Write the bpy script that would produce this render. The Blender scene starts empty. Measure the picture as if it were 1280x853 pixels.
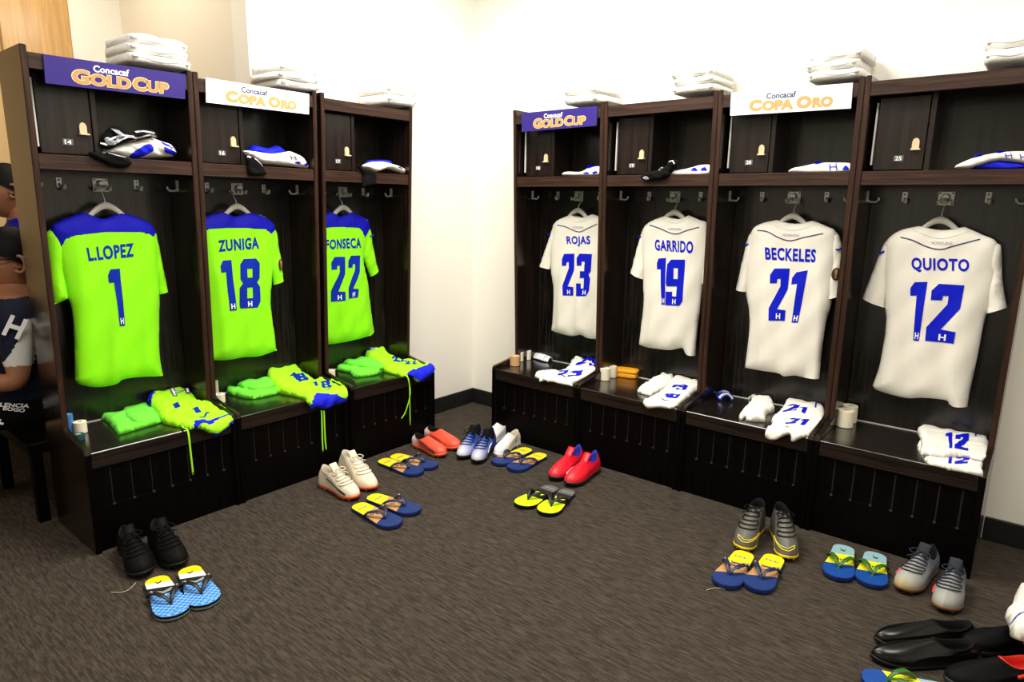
import bpy, bmesh, math, random
import numpy as np
from mathutils import Vector, Matrix
random.seed(7)
SC = bpy.context.scene
COL = SC.collection
PI = math.pi
# ------------------------------------------------------------------ camera
FPX = 826.3084
CP = np.array([2.9443, -3.1973, 1.3244]); YA, PT, RO = .684, -.2039, .0162
FW = np.array([-math.sin(YA)*math.cos(PT), math.cos(YA)*math.cos(PT), math.sin(PT)])
_r = np.cross(FW, [0, 0, 1]); _r /= np.linalg.norm(_r); _u = np.cross(_r, FW)
RT = _r*math.cos(RO)+_u*math.sin(RO); UP = -_r*math.sin(RO)+_u*math.cos(RO)
cd = bpy.data.cameras.new('camera'); cam = bpy.data.objects.new('camera', cd); COL.objects.link(cam)
cd.sensor_width = 36; cd.lens = FPX/1280*36; cd.clip_start = .02
mw = Matrix.Identity(4)
for i in range(3):
    mw[i][0] = RT[i]; mw[i][1] = UP[i]; mw[i][2] = -FW[i]; mw[i][3] = CP[i]
cam.matrix_world = mw
SC.camera = cam

def ray(px, py):
    return FW+RT*(px-640)/FPX+UP*(426.5-py)/FPX
def at_axis(px, py, ax, val):          # point of the place seen at a pixel, on a plane of constant x, y or z
    d = ray(px, py); return CP+d*((val-CP[ax])/d[ax])
def at_floor(px, py, z=0.0):
    return at_axis(px, py, 2, z)

# ------------------------------------------------------------------ materials
MATS = {}
def nodes(name):
    m = bpy.data.materials.new(name); m.use_nodes = True
    nt = m.node_tree; b = nt.nodes['Principled BSDF']
    MATS[name] = m
    return m, nt, b
def mat(name, c, rough=.6, spec=.4, metal=0, coat=0, sheen=0):
    m, nt, b = nodes(name)
    b.inputs['Base Color'].default_value = (*c, 1); b.inputs['Roughness'].default_value = rough
    b.inputs['Specular IOR Level'].default_value = spec; b.inputs['Metallic'].default_value = metal
    b.inputs['Coat Weight'].default_value = coat; b.inputs['Sheen Weight'].default_value = sheen
    return m
def tex(nt, kind, **kw):
    n = nt.nodes.new(kind)
    for k, v in kw.items():
        if k in n.inputs: n.inputs[k].default_value = v
        else: setattr(n, k, v)
    return n
def bump(nt, b, src, strength, dist):
    bp = tex(nt, 'ShaderNodeBump'); bp.inputs['Strength'].default_value = strength; bp.inputs['Distance'].default_value = dist
    nt.links.new(src, bp.inputs['Height']); nt.links.new(bp.outputs['Normal'], b.inputs['Normal'])
def ramp(nt, src, stops):
    r = tex(nt, 'ShaderNodeValToRGB'); e = r.color_ramp.elements
    while len(e) < len(stops): e.new(.5)
    for i, (p, c) in enumerate(stops):
        e[i].position = p; e[i].color = (*c, 1)
    nt.links.new(src, r.inputs['Fac']); return r
def fabric(name, c, rough=.75, sheen=.15, bs=.12):
    m = mat(name, c, rough, .25, sheen=sheen); nt = m.node_tree; b = nt.nodes['Principled BSDF']
    tc = tex(nt, 'ShaderNodeTexCoord'); n = tex(nt, 'ShaderNodeTexNoise', Scale=34.0, Detail=3.0)
    nt.links.new(tc.outputs['Object'], n.inputs['Vector']); bump(nt, b, n.outputs['Fac'], bs, .01)
    return m
def wood(name, c1, c2, rough, axis, coat=.3, spec=.5):
    m, nt, b = nodes(name)
    tc = tex(nt, 'ShaderNodeTexCoord'); mp = tex(nt, 'ShaderNodeMapping')
    s = [26, 26, 26]; s[axis] = 1.1
    mp.inputs['Scale'].default_value = s
    nt.links.new(tc.outputs['Object'], mp.inputs['Vector'])
    n = tex(nt, 'ShaderNodeTexNoise', Scale=2.2, Detail=9.0, Roughness=.62, Distortion=.9)
    nt.links.new(mp.outputs['Vector'], n.inputs['Vector'])
    r = ramp(nt, n.outputs['Fac'], [(.40, c1), (.60, c2)])
    nt.links.new(r.outputs['Color'], b.inputs['Base Color'])
    b.inputs['Roughness'].default_value = rough; b.inputs['Coat Weight'].default_value = coat
    b.inputs['Coat Roughness'].default_value = .16; b.inputs['Specular IOR Level'].default_value = spec
    bump(nt, b, n.outputs['Fac'], .22, .004)
    return m
wood('wood_upright', (.0045, .0026, .002), (.012, .007, .0052), .22, 2, .35, .4)
wood('wood_edge', (.022, .0088, .0048), (.044, .0185, .0105), .45, 2, .0, .25)  # lighter, warmer copy of the wood: light on front edges put into colour
wood('wood_across', (.017, .0072, .0042), (.048, .0215, .0128), .45, 0, .0, .25)  # same wood again, light on the rails mixed into its colour
wood('wood_back', (.0022, .0017, .0014), (.017, .0135, .011), .24, 2, .25, .4)
wood('wood_kick', (.0008, .0004, .0004), (.0018, .001, .0008), .5, 2, .0, .07)  # near-black copy of the wood, shade put into its colour
wood('wood_seat', (.004, .0028, .0023), (.011, .0078, .006), .2, 0, .4)
wood('wood_door', (.0035, .0018, .0013), (.0155, .0085, .006), .3, 2, .2, .35)
wood('wood_lip', (.007, .0035, .0024), (.022, .011, .0075), .4, 0, .05, .3)
MATS['wood_upright'].node_tree.nodes['Principled BSDF'].inputs['Specular Tint'].default_value = (1, .80, .56, 1)
mat('slot_wood', (.036, .022, .015), .7)  # paler than the front panel: slot highlights put into colour
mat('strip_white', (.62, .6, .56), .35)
mat('plate', (.10, .10, .10), .45)
mat('digit_white', (.85, .85, .83), .5)
mat('latch', (.60, .47, .29), .4)
mat('steel', (.72, .73, .73), .38, .5, .4)
mat('screw', (.03, .03, .03), .5)
mat('hanger', (.60, .58, .51), .5)
mat('sign_blue', (.027, .014, .17), .5, .25)
mat('sign_white', (.86, .86, .88), .4)
mat('gold', (.50, .25, .065), .45)
mat('gold_pale', (.52, .31, .11), .45)
mat('cream_ink', (.80, .66, .42), .5)
mat('white_ink', (.9, .9, .9), .5)
mat('navy_ink', (.03, .03, .14), .5)
mat('grey_ink', (.32, .33, .38), .6)
fabric('lime', (.27, .86, .003), .7, .05, .05)
fabric('lime_sock', (.16, .80, .04), .8, .1, .2)
fabric('lime_yellow', (.36, .86, .01), .7, .05, .08)
fabric('blue_fabric', (.001, .001, .40), .7, 0, .05)
fabric('blue_trim', (.004, .010, .60), .7, .0, .08)
fabric('white_jersey', (.77, .735, .65), .75, .1, .05)
fabric('white_fabric', (.76, .735, .67), .8, .1, .14)
fabric('white_yoke', (.70, .70, .70), .75, .1, .05)
fabric('towel_white', (.86, .85, .80), .95, .3, .5)
mat('print_blue', (.002, .008, .50), .5, .2)
mat('print_green_blue', (.003, .022, .36), .5, .2)
fabric('black_fabric', (.004, .004, .004), .9, .0, .3); MATS['black_fabric'].node_tree.nodes['Principled BSDF'].inputs['Specular IOR Level'].default_value = .1
mat('black_rubber', (.005, .005, .005), .5, .25)
mat('black_leather', (.003, .003, .003), .24, .35)
mat('badge_black', (.02, .018, .016), .5)
mat('skin', (.30, .125, .065), .5)
mat('hair', (.002, .0016, .0015), .6, .12)
fabric('navy_vest', (.004, .007, .024), .8, 0)
fabric('grey_sleeve', (.62, .61, .58), .8)
mat('tape_white', (.82, .76, .58), .6)
mat('tape_tan', (.60, .34, .16), .65)
mat('tape_teal', (.01, .07, .07), .5)
mat('tape_blue', (.05, .20, .52), .5)
mat('tape_yellow', (.72, .62, .08), .5)
mat('soap_orange', (.85, .36, .01), .35)
mat('guard_white', (.72, .73, .78), .4)
mat('guard_blue', (.012, .03, .30), .3)

# ------------------------------------------------------------------ mesh helpers
ROOTM = {}
def link(o):
    COL.objects.link(o); return o
def thing(name, label, cat, loc=(0, 0, 0), rz=0.0, group=None):
    o = link(bpy.data.objects.new(name, None)); o.empty_display_size = .05
    o.location = loc; o.rotation_euler = (0, 0, rz)
    o['label'] = label; o['category'] = cat
    if group: o['group'] = group
    ROOTM[o.name] = Matrix.Translation(Vector(loc)) @ Matrix.Rotation(rz, 4, 'Z')
    return o
def tag(o, label, cat, group=None):
    o['label'] = label; o['category'] = cat
    if group: o['group'] = group
    return o
def build(name, verts, faces, mats, root=None, parent=None, midx=None, smooth=True, base=None):
    """verts are world points; root is the thing whose frame they are stored in"""
    me = bpy.data.meshes.new(name)
    V = np.asarray(verts, float).reshape(-1, 3)
    if root is not None:
        Mi = np.array(ROOTM[root.name].inverted())
        V = V@Mi[:3, :3].T+Mi[:3, 3]
    elif base is not None:
        V = V-np.asarray(base)
    me.from_pydata([tuple(v) for v in V], [], [tuple(int(i) for i in f) for f in faces])
    for m in (mats if isinstance(mats, (list, tuple)) else [mats]): me.materials.append(MATS[m])
    if midx is not None: me.polygons.foreach_set('material_index', [int(i) for i in midx])
    if smooth: me.polygons.foreach_set('use_smooth', [True]*len(me.polygons))
    me.update()
    o = link(bpy.data.objects.new(name, me))
    if root is not None: o.parent = parent or root
    elif base is not None: o.location = tuple(base)
    return o
class G:
    """collects shapes into one mesh"""
    def __init__(s): s.v = []; s.f = []; s.m = []
    def add(s, V, F, m=0):
        n = len(s.v); s.v += [tuple(p) for p in V]; s.f += [tuple(i+n for i in f) for f in F]; s.m += [m]*len(F); return s
    def box(s, a, b, m=0, bev=.0015):
        bm = bmesh.new(); bmesh.ops.create_cube(bm, size=1)
        for v in bm.verts: v.co = Vector([(a[i]+b[i])/2+v.co[i]*(b[i]-a[i]) for i in range(3)])
        if bev: bmesh.ops.bevel(bm, geom=bm.edges[:], offset=min(bev, min(abs(b[i]-a[i]) for i in range(3))*.4), segments=1, affect='EDGES')
        s.bm(bm, m); bm.free(); return s
    def bm(s, bm, m=0):
        bm.verts.index_update()
        s.add([v.co[:] for v in bm.verts], [[v.index for v in f.verts] for f in bm.faces], m)
    def tube(s, pts, r, n=8, m=0, caps=True, flat=1.0, x0=None):
        P = [Vector(p) for p in pts]; rr = r if isinstance(r, (list, tuple)) else [r]*len(P)
        V = []; prev = None
        for i, p in enumerate(P):
            t = (P[min(i+1, len(P)-1)]-P[max(i-1, 0)]).normalized()
            if prev is None and x0 is not None: x = (Vector(x0)-t*t.dot(Vector(x0))).normalized()
            elif prev is None:
                a = Vector((0, 0, 1)) if abs(t.z) < .9 else Vector((1, 0, 0))
                x = t.cross(a).normalized()
            else:
                x = (prev-t*prev.dot(t)).normalized()
            prev = x; y = t.cross(x)
            for k in range(n):
                an = 2*PI*k/n; V.append(p+(x*math.cos(an)+y*math.sin(an)*flat)*rr[i])
        F = [(i*n+k, i*n+(k+1) % n, (i+1)*n+(k+1) % n, (i+1)*n+k) for i in range(len(P)-1) for k in range(n)]
        if caps: F += [tuple(range(n))[::-1], tuple((len(P)-1)*n+k for k in range(n))]
        return s.add(V, F, m)
    def lathe(s, prof, c, axis='z', n=24, m=0):
        V = []
        for r, h in prof:
            for k in range(n):
                a = 2*PI*k/n; x, y = r*math.cos(a), r*math.sin(a)
                V.append((c[0]+x, c[1]+y, c[2]+h) if axis == 'z' else ((c[0]+x, c[1]+h, c[2]+y) if axis == 'y' else (c[0]+h, c[1]+x, c[2]+y)))
        F = [(i*n+k, i*n+(k+1) % n, (i+1)*n+(k+1) % n, (i+1)*n+k) for i in range(len(prof)-1) for k in range(n)]
        return s.add(V, F, m)
    def out(s, name, mats, root=None, parent=None, smooth=False, base=None, fix=True):
        o = build(name, s.v, s.f, mats, root, parent, s.m, smooth, base)
        if fix:
            bm = bmesh.new(); bm.from_mesh(o.data); bmesh.ops.recalc_face_normals(bm, faces=bm.faces); bm.to_mesh(o.data); bm.free()
        return o
def catmull(P, n=5, closed=True):
    out = []; N = len(P)
    for i in range(N if closed else N-1):
        p1, p2 = P[i], P[(i+1) % N]
        p0 = P[i-1] if (closed or i > 0) else p1
        p3 = P[(i+2) % N] if (closed or i+2 < N) else p2
        for k in range(n):
            t = k/n
            out.append(tuple(.5*((2*b)+(c-a)*t+(2*a-5*b+4*c-d)*t*t+(-a+3*b-3*c+d)*t**3) for a, b, c, d in zip(p0, p1, p2, p3)))
    if not closed: out.append(tuple(P[-1]))
    return out

# ------------------------------------------------------------------ 2D fills: polygons, text, digits
def curve_fill(loops):
    cu = bpy.data.curves.new('c', 'CURVE'); cu.dimensions = '2D'; cu.fill_mode = 'BOTH'
    for L in loops:
        sp = cu.splines.new('POLY'); sp.points.add(len(L)-1); sp.use_cyclic_u = True
        for p, q in zip(sp.points, L): p.co = (q[0], q[1], 0, 1)
    return conv(cu)
TXT = {}
def text_fill(s, bold=.03, sp=1.0):
    if (s, bold) in TXT: return TXT[(s, bold)]
    cu = bpy.data.curves.new('t', 'FONT'); cu.body = s; cu.size = 1; cu.offset = bold; cu.resolution_u = 4; cu.space_character = sp
    V, F = conv(cu)
    a, b = V.min(0), V.max(0); V = (V-a)/(b-a)
    TXT[(s, bold)] = (V, F); return V, F
def conv(cu):
    o = link(bpy.data.objects.new('tmp', cu)); dg = bpy.context.evaluated_depsgraph_get()
    me = bpy.data.meshes.new_from_object(o.evaluated_get(dg))
    V = np.array([v.co[:2] for v in me.vertices]); F = [tuple(p.vertices) for p in me.polygons]
    bpy.data.objects.remove(o); bpy.data.meshes.remove(me); bpy.data.curves.remove(cu)
    return V, F
DIG = {
 '1': [[(0, .77), (0, .9), (.25, 1), (1, 1), (1, 0), (.42, 0), (.42, .77)]],
 '2': [[(.06, .72), (.06, .88), (.26, 1), (1, .99), (.98, .60), (.46, .22), (.95, .20), (.93, 0), (0, 0), (0, .24), (.58, .66), (.58, .80), (.42, .80), (.40, .72)]],
 '3': [[(0, .72), (0, .9), (.2, 1), (1, 1), (1, .60), (.86, .51), (1, .42), (1, .12), (.82, 0), (0, 0), (0, .30), (.38, .30), (.38, .18), (.58, .18), (.58, .43), (.30, .43), (.30, .59), (.58, .59), (.58, .82), (.38, .82), (.38, .72)]],
 '8': [[(.04, .90), (.2, 1), (.82, 1), (1, .90), (1, .60), (.86, .51), (1, .42), (1, .12), (.84, 0), (.04, 0), (0, .08), (0, .42), (.14, .51), (.04, .60)], [(.36, .62), (.62, .62), (.62, .80), (.36, .80)], [(.34, .20), (.62, .20), (.62, .42), (.34, .42)]],
 '9': [[(.04, .90), (.24, 1), (1, 1), (1, .1), (.84, 0), (0, 0), (0, .30), (.36, .30), (.36, .20), (.62, .20), (.62, .42), (.04, .42), (0, .5)], [(.40, .58), (.64, .58), (.64, .82), (.40, .82)]],
}
def glyph(ch):
    k = ('dig', ch)
    if k not in TXT: TXT[k] = curve_fill(DIG[ch])
    return TXT[k]
def grid_cut(V, F, step):
    bm = bmesh.new(); vs = [bm.verts.new((p[0], p[1], 0)) for p in V]
    for f in F:
        try: bm.faces.new([vs[i] for i in f])
        except ValueError: pass
    lo, hi = np.min(V, 0), np.max(V, 0)
    for ax in (0, 1):
        x = math.floor(lo[ax]/step)*step+step*.37
        while x < hi[ax]:
            co = [0, 0, 0]; co[ax] = x; no = [0, 0, 0]; no[ax] = 1
            bmesh.ops.bisect_plane(bm, geom=bm.verts[:]+bm.edges[:]+bm.faces[:], plane_co=co, plane_no=no, dist=1e-6)
            x += step
    bmesh.ops.remove_doubles(bm, verts=bm.verts, dist=1e-6)
    bm.verts.index_update()
    V2 = np.array([v.co[:2] for v in bm.verts]); F2 = [[v.index for v in f.verts] for f in bm.faces]
    # consistent orientation +z
    F3 = []
    for f in F2:
        a = 0
        for i in range(len(f)):
            p, q = V2[f[i]], V2[f[(i+1) % len(f)]]; a += p[0]*q[1]-p[1]*q[0]
        F3.append(f if a > 0 else f[::-1])
    bm.free(); return V2, F3
def seg_dist(P, segs):
    if not len(segs): return np.full(len(P), 9.)
    A = np.array([s[0] for s in segs]); B = np.array([s[1] for s in segs]); D = B-A
    L = np.maximum((D*D).sum(1), 1e-12)
    t = np.clip(((P[:, None]-A[None])*D[None]).sum(2)/L, 0, 1)
    return np.sqrt((((A[None]+t[..., None]*D[None])-P[:, None])**2).sum(2)).min(1)
def inside(P, poly):
    x, y = P[:, 0], P[:, 1]; r = np.zeros(len(P), bool); n = len(poly)
    for i in range(n):
        (x1, y1), (x2, y2) = poly[i], poly[(i+1) % n]
        if y1 == y2: continue
        r ^= ((y1 > y) != (y2 > y)) & (x < (x2-x1)*(y-y1)/(y2-y1)+x1)
    return r

class Cloth:
    """a padded cloth shape from an outline in its own 2D frame; mapf(a, b, off) -> world"""
    def __init__(s, pts, mapf, T, R, wr=None, flat=False, step=.014, bend=None):
        # pts: (a, b, flag) flag: 'c' corner, 'o' the edge from this point on is open
        N = len(pts); P = [(p[0], p[1]) for p in pts]; fl = [p[2] if len(p) > 2 else '' for p in pts]
        dense = []; opn = []
        for i in range(N):
            p1, p2 = P[i], P[(i+1) % N]
            p0 = p1 if 'c' in fl[i] else P[i-1]
            p3 = p2 if 'c' in fl[(i+1) % N] else P[(i+2) % N]
            for k in range(4):
                t = k/4
                dense.append(tuple(.5*((2*b)+(c-a)*t+(2*a-5*b+4*c-d)*t*t+(-a+3*b-3*c+d)*t**3) for a, b, c, d in zip(p0, p1, p2, p3)))
                opn.append('o' in fl[i])
        s.poly = dense; s.mapf = mapf; s.T = T; s.R = R; s.flat = flat
        s.segs = [(dense[i], dense[(i+1) % len(dense)]) for i in range(len(dense)) if not opn[i]]
        s.wr = wr or (lambda a, b: 0*a)
        V, F = curve_fill([dense]); s.V, s.F = grid_cut(V, F, step)
    def h(s, P):
        d = np.clip(seg_dist(P, s.segs)/s.R, 0, 1)
        k = np.sqrt(np.maximum(0, 1-(1-d)**2))
        return (s.T(P[:, 1]) if callable(s.T) else s.T)*k+s.wr(P[:, 0], P[:, 1])*k
    def S(s, P, e=0.0):
        P = np.asarray(P, float); return s.mapf(P[:, 0], P[:, 1], s.h(P)+e)
    def mesh(s):
        V, F = s.V, s.F; n = len(V); hh = s.h(V)
        f = s.mapf(V[:, 0], V[:, 1], hh)
        bk = s.mapf(V[:, 0], V[:, 1], -hh*.8 if not s.flat else np.zeros(n)+.0008*0)
        d = seg_dist(V, s.segs); edge = d < 1e-4
        idx = np.arange(n)+n; idx[edge] = np.where(edge)[0]
        if not s.flat: pass
        VV = np.vstack([f, bk]); FF = [tuple(q) for q in F]+[tuple(int(idx[i]) for i in q[::-1]) for q in F]
        use = np.zeros(2*n, bool)
        for q in FF:
            for i in q: use[i] = True
        rm = np.cumsum(use)-1
        return VV[use], [tuple(int(rm[i]) for i in q) for q in FF]
    def out(s, name, mats, root, parent=None, region=None):
        V, F = s.mesh()
        mi = None
        if region is not None:
            nf = len(s.F); cen = np.array([s.V[list(q)].mean(0) for q in s.F]); r = np.zeros(nf, int)
            for g_ in (region if isinstance(region[0], list) else [region]): r |= inside(cen, g_).astype(int)
            mi = list(r)+list(r)
        return build(name, V, F, mats, root, parent, mi)
    def patch(s, name, V, F, m, root, e=.0016, step=.012, parent=None):
        V, F = grid_cut(np.asarray(V, float), F, step)
        return build(name, s.S(V, e), F, m, root, parent)
    def ribbon(s, name, P, w, m, root, e=.002, parent=None):
        P = np.array(catmull(P, 6, False)); T = np.gradient(P, axis=0); T /= np.linalg.norm(T, axis=1)[:, None]
        Nn = np.stack([-T[:, 1], T[:, 0]], 1)*w/2
        V = np.vstack([P+Nn, P-Nn]); n = len(P)
        return build(name, s.S(V, e), [(i, i+n, i+n+1, i+1) for i in range(n-1)], m, root, parent)
def quad(V, q):
    """unit square points into a quad TL, TR, BR, BL"""
    TL, TR, BR, BL = [np.array(p, float) for p in q]; s = V[:, :1]; t = V[:, 1:2]
    return (BL*(1-s)+BR*s)*(1-t)+(TL*(1-s)+TR*s)*t

# ------------------------------------------------------------------ locker frames
LW = .584
class Frame:
    def __init__(s, side, u0):
        s.side = side; s.u0 = u0
        s.o = np.array([u0, 0, 0]) if side == 'R' else np.array([-.115, u0, 0])
        s.U = np.array([1., 0, 0]) if side == 'R' else np.array([0, 1., 0])
        s.W = np.array([0, -1., 0]) if side == 'R' else np.array([1., 0, 0])
        s.rz = 0 if side == 'R' else PI/2
    def p(s, u, w, z):
        u = np.asarray(u, float); w = np.asarray(w, float); z = np.asarray(z, float)
        u, w, z = np.broadcast_arrays(u, w, z)
        return s.o+u[..., None]*s.U+w[..., None]*s.W+z[..., None]*np.array([0, 0, 1.])
    def front(s, px, py, w):               # on the plane w -> (u, z)
        q = at_axis(px, py, 1, -w) if s.side == 'R' else at_axis(px, py, 0, -.115+w)
        d = q-s.o; return float(d@s.U), float(q[2])
    def flat(s, px, py, z):                # on the plane z -> (u, w)
        q = at_floor(px, py, z); d = q-s.o; return float(d@s.U), float(d@s.W)
    def fmap(s, w0):
        return lambda a, b, off: s.p(a, w0+off, b)
EDGE, ARC = .420, .03
RHO = ARC/(PI/2)
def drape_map(F, zb):
    def f(a, b, off):
        e = np.clip((b-EDGE)/ARC, 0, 1)*PI/2; ex = np.maximum(0, b-EDGE-ARC)
        w = np.minimum(b, EDGE)+RHO*np.sin(e)+off*np.sin(e)
        z = zb-RHO*(1-np.cos(e))-ex+off*np.cos(e)
        return F.p(a, w, z)
    return f
def drape_uv(F, px, py, zb, zf=None):
    u, w = F.flat(px, py, zb); zb = zb if zf is None else zf
    if w > EDGE:
        u, z = F.front(px, py, EDGE+RHO)
        dz = max(0, zb-z)
        w = EDGE+(ARC+dz-RHO if dz > RHO else ARC*dz/RHO)
    lim = LW-.022 if w < .27 else LW+.03
    return min(max(u, .022 if w < .27 else -.05), lim), w
RX0 = .5288; RP = .5841
FR = [Frame('R', RX0+i*RP) for i in range(4)]
FL = [Frame('L', -2.4171), Frame('L', -1.8324), Frame('L', -1.2279)]
LOCK = FL+FR

# ------------------------------------------------------------------ lockers
def local(u, w, z): return (u, -w, z)
def lbox(g, u0, u1, w0, w1, z0, z1, m=0, bev=.0015):
    return g.box(local(u0, w1, z0), local(u1, w0, z1), m, bev)
def side_shape(u0, u1):
    prof = [(0, 0), (.415, 0), (.415, .395), (.411, .412), (.400, .419), (.30, .432), (.222, .446), (.206, .452), (.209, .52), (.262, 1.828), (.26, 1.83), (0, 1.83)]
    bm = bmesh.new(); a = [bm.verts.new(local(u0, w, z)) for w, z in prof]; b = [bm.verts.new(local(u1, w, z)) for w, z in prof]
    bm.faces.new(a); bm.faces.new(b[::-1])
    for i in range(len(prof)): bm.faces.new((a[i], b[i], b[(i+1) % len(prof)], a[(i+1) % len(prof)]))
    bmesh.ops.recalc_face_normals(bm, faces=bm.faces)
    bmesh.ops.bevel(bm, geom=[e for e in bm.edges if abs(e.verts[0].co.x-e.verts[1].co.x) < 1e-6], offset=.0025, segments=2, affect='EDGES')
    return bm
TH = .021
def make_locker(label):
    F0 = Frame('R', 0)
    t = thing('locker', label, 'locker', (0, 0, 0), 0, 'dark wood lockers')
    for u0 in (.001, LW-.001-TH):
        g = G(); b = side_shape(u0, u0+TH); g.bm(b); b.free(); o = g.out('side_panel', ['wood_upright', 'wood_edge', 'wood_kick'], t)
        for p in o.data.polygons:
            if p.normal.y < -.5 and p.center.z > .46: p.material_index = 1  # front edge above the bench takes the lit colour
            elif p.normal.y < -.3 and p.center.z < .39: p.material_index = 2  # front edge below the bench takes the shaded colour
    a, b = TH+.001, LW-TH-.001
    lbox(G(), a, b, .0, .014, .36, 1.80).out('back_panel', 'wood_back', t)
    lbox(G(), a, b, .0, .240, 1.786, 1.804).out('top_board', 'wood_across', t)
    lbox(G(), a, b, .240, .258, 1.755, 1.808).out('top_rail', 'wood_across', t)
    g = G(); lbox(g, a, b, .014, .222, 1.452, 1.472); lbox(g, a, b, .222, .242, 1.421, 1.474); g.out('shelf', 'wood_across', t)
    # cubby with door
    lbox(G(), .222, .241, .014, .196, 1.474, 1.785).out('divider', 'wood_door', t)
    d = lbox(G(), .048, .219, .175, .193, 1.480, 1.752).out('door', 'wood_door', t)
    lbox(G(), .038, .044, .180, .196, 1.500, 1.735, 0, .0008).out('hinge_strip', 'strip_white', t)
    lbox(G(), .118, .152, .193, .1955, 1.512, 1.534, 0, .0005).out('number_plate', 'plate', t, d)
    # folded card-like latch: rounded tongue with a lip
    pr = [(-.012, 0), (-.012, .030), (-.008, .040), (0, .044), (.008, .040), (.012, .030), (.012, 0)]
    g = G(); V = [local(.188+x, .194, 1.553+z) for x, z in pr]+[local(.188+x, .201, 1.553+z) for x, z in pr]; n = len(pr)
    g.add(V, [tuple(range(n)), tuple(range(2*n-1, n-1, -1))]+[(i, (i+1) % n, n+(i+1) % n, n+i) for i in range(n)])
    lbox(g, .174, .206, .194, .212, 1.551, 1.557, 0, .001); g.out('latch', 'latch', t, d)
    # seat and front
    g = G(); lbox(g, a, b, .002, .412, .374, .400, 0, .0025); lbox(g, a, b, .385, .409, .336, .376, 0, .001); o = g.out('seat', ['wood_seat', 'wood_lip'], t)
    for p in o.data.polygons:
        if p.normal.y < -.9: p.material_index = 1
    lbox(G(), a, b, .0145, .0185, .399, .4035, 0, .0006).out('edge_strip', 'strip_white', t)  # pale strip stands in for a line of light behind the seat
    us = [.085+.0725*k for k in range(7)]; hw = .0032; z0, z1 = .178, .326
    g = G(); lbox(g, a, b, .384, .400, .0, z0, 0, .0004); lbox(g, a, b, .384, .400, z1, .336, 0, .0004)
    e = [a]+[x for u in us for x in (u-hw, u+hw)]+[b]
    for k in range(8): lbox(g, e[2*k], e[2*k+1], .384, .400, z0, z1, 0, .0004)
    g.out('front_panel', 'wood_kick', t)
    for u in us:
        g = G(); lbox(g, u-hw, u+hw, .386, .394, z0, z1, 0, 0)
        g.lathe([(.0001, 0), (.0052, 0), (.0052, .003), (.003, .0035), (.0001, .0035)], local(u, .4035, z0), 'y', 10); g.out('vent_slot', 'slot_wood', t)  # pale plate and disc imitate highlights in the routed slot
    # coat hooks
    zc = 1.372
    def hook(name, u, kind):
        g = G()
        if kind == 'front':
            lbox(g, u-.010, u+.010, .014, .017, zc-.012, zc+.028, 0, .001)
            g.tube([local(u+.004, .017, zc-.006), local(u+.006, .030, zc-.014), local(u+.008, .042, zc-.012), local(u+.009, .047, zc+.002)], [.006, .007, .008, .007], 8)
        elif kind in ('left', 'right'):
            uw = a if kind == 'left' else b; s = 1 if kind == 'left' else -1
            x0, x1 = sorted((uw, uw+s*.003)); lbox(g, x0, x1, .085, .105, zc-.016, zc+.030, 0, .001)
            g.tube([local(uw+s*.003, .095, zc-.006), local(uw+s*.012, .095, zc-.014), local(uw+s*.034, .095, zc-.014), local(uw+s*.042, .095, zc-.006), local(uw+s*.043, .095, zc+.003)], .0042, 8)
        else:
            lbox(g, u-.029, u+.029, .014, .018, zc-.024, zc+.030, 0, .002)
            g.lathe([(.0001, 0), (.014, 0), (.016, -.010), (.012, -.020), (.0001, -.020)], local(u, .018, zc+.006), 'y', 14)
            for s in (-1, 0, 1):
                g.tube([local(u+s*.008, .034, zc+.002), local(u+s*.018, .044, zc-.012), local(u+s*.020, .056, zc-.016), local(u+s*.021, .062, zc-.004)], [.006, .006, .006, .005], 8)
        o = g.out(name, 'steel', t, smooth=False)
        if kind in ('front', 'mid'):
            for du, dz in (((0, .018), (0, .002)) if kind == 'front' else ((-.022, .023), (.022, .023), (-.022, -.017), (.022, -.017))):
                g = G(); g.lathe([(.0001, -.0006), (.0036, -.0006), (.0036, 0)], local(u+du, .0178, zc+dz), 'y', 8)
                g.out('screw', 'screw', t, o)
    hook('coat_hook', 0, 'left'); hook('coat_hook', .145, 'front'); hook('hook_plate', .290, 'mid'); hook('coat_hook', .428, 'front'); hook('coat_hook', 0, 'right')
    return t
LLAB = ['dark wood locker with door number 14, nearest of the left row, lime jersey 1 inside',
        'dark wood locker with door number 16, middle of the left row, lime jersey 18 inside',
        'dark wood locker with door number 17, left row unit beside the bare corner',
        'dark wood locker nearest the bare corner in the right row, white jersey 23 inside',
        'dark wood locker with black gloves on its shelf, white jersey 19 inside',
        'dark wood locker with door number 20 under the white sign, white jersey 21 inside',
        'dark wood locker with door number 25, rightmost of the right row, white jersey 12 inside']
NUMS = ['14', '16', '17', '18', '19', '20', '25']
proto = make_locker(LLAB[0])
kids = {o: [c for c in bpy.data.objects if c.parent == o] for o in list(bpy.data.objects)}
def dup_tree(root):
    r = root.copy(); COL.objects.link(r)
    for c in kids.get(root, []):
        d = c.copy(); COL.objects.link(d); d.parent = r
        for e in kids.get(c, []):
            k = e.copy(); COL.objects.link(k); k.parent = d
    return r
LOCKERS = []
for i, F in enumerate(LOCK):
    r = proto if i == 0 else dup_tree(proto)
    r.location = tuple(F.o); r.rotation_euler = (0, 0, F.rz); r['label'] = LLAB[i]
    ROOTM[r.name] = Matrix.Translation(Vector(F.o)) @ Matrix.Rotation(F.rz, 4, 'Z')
    LOCKERS.append(r)
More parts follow.
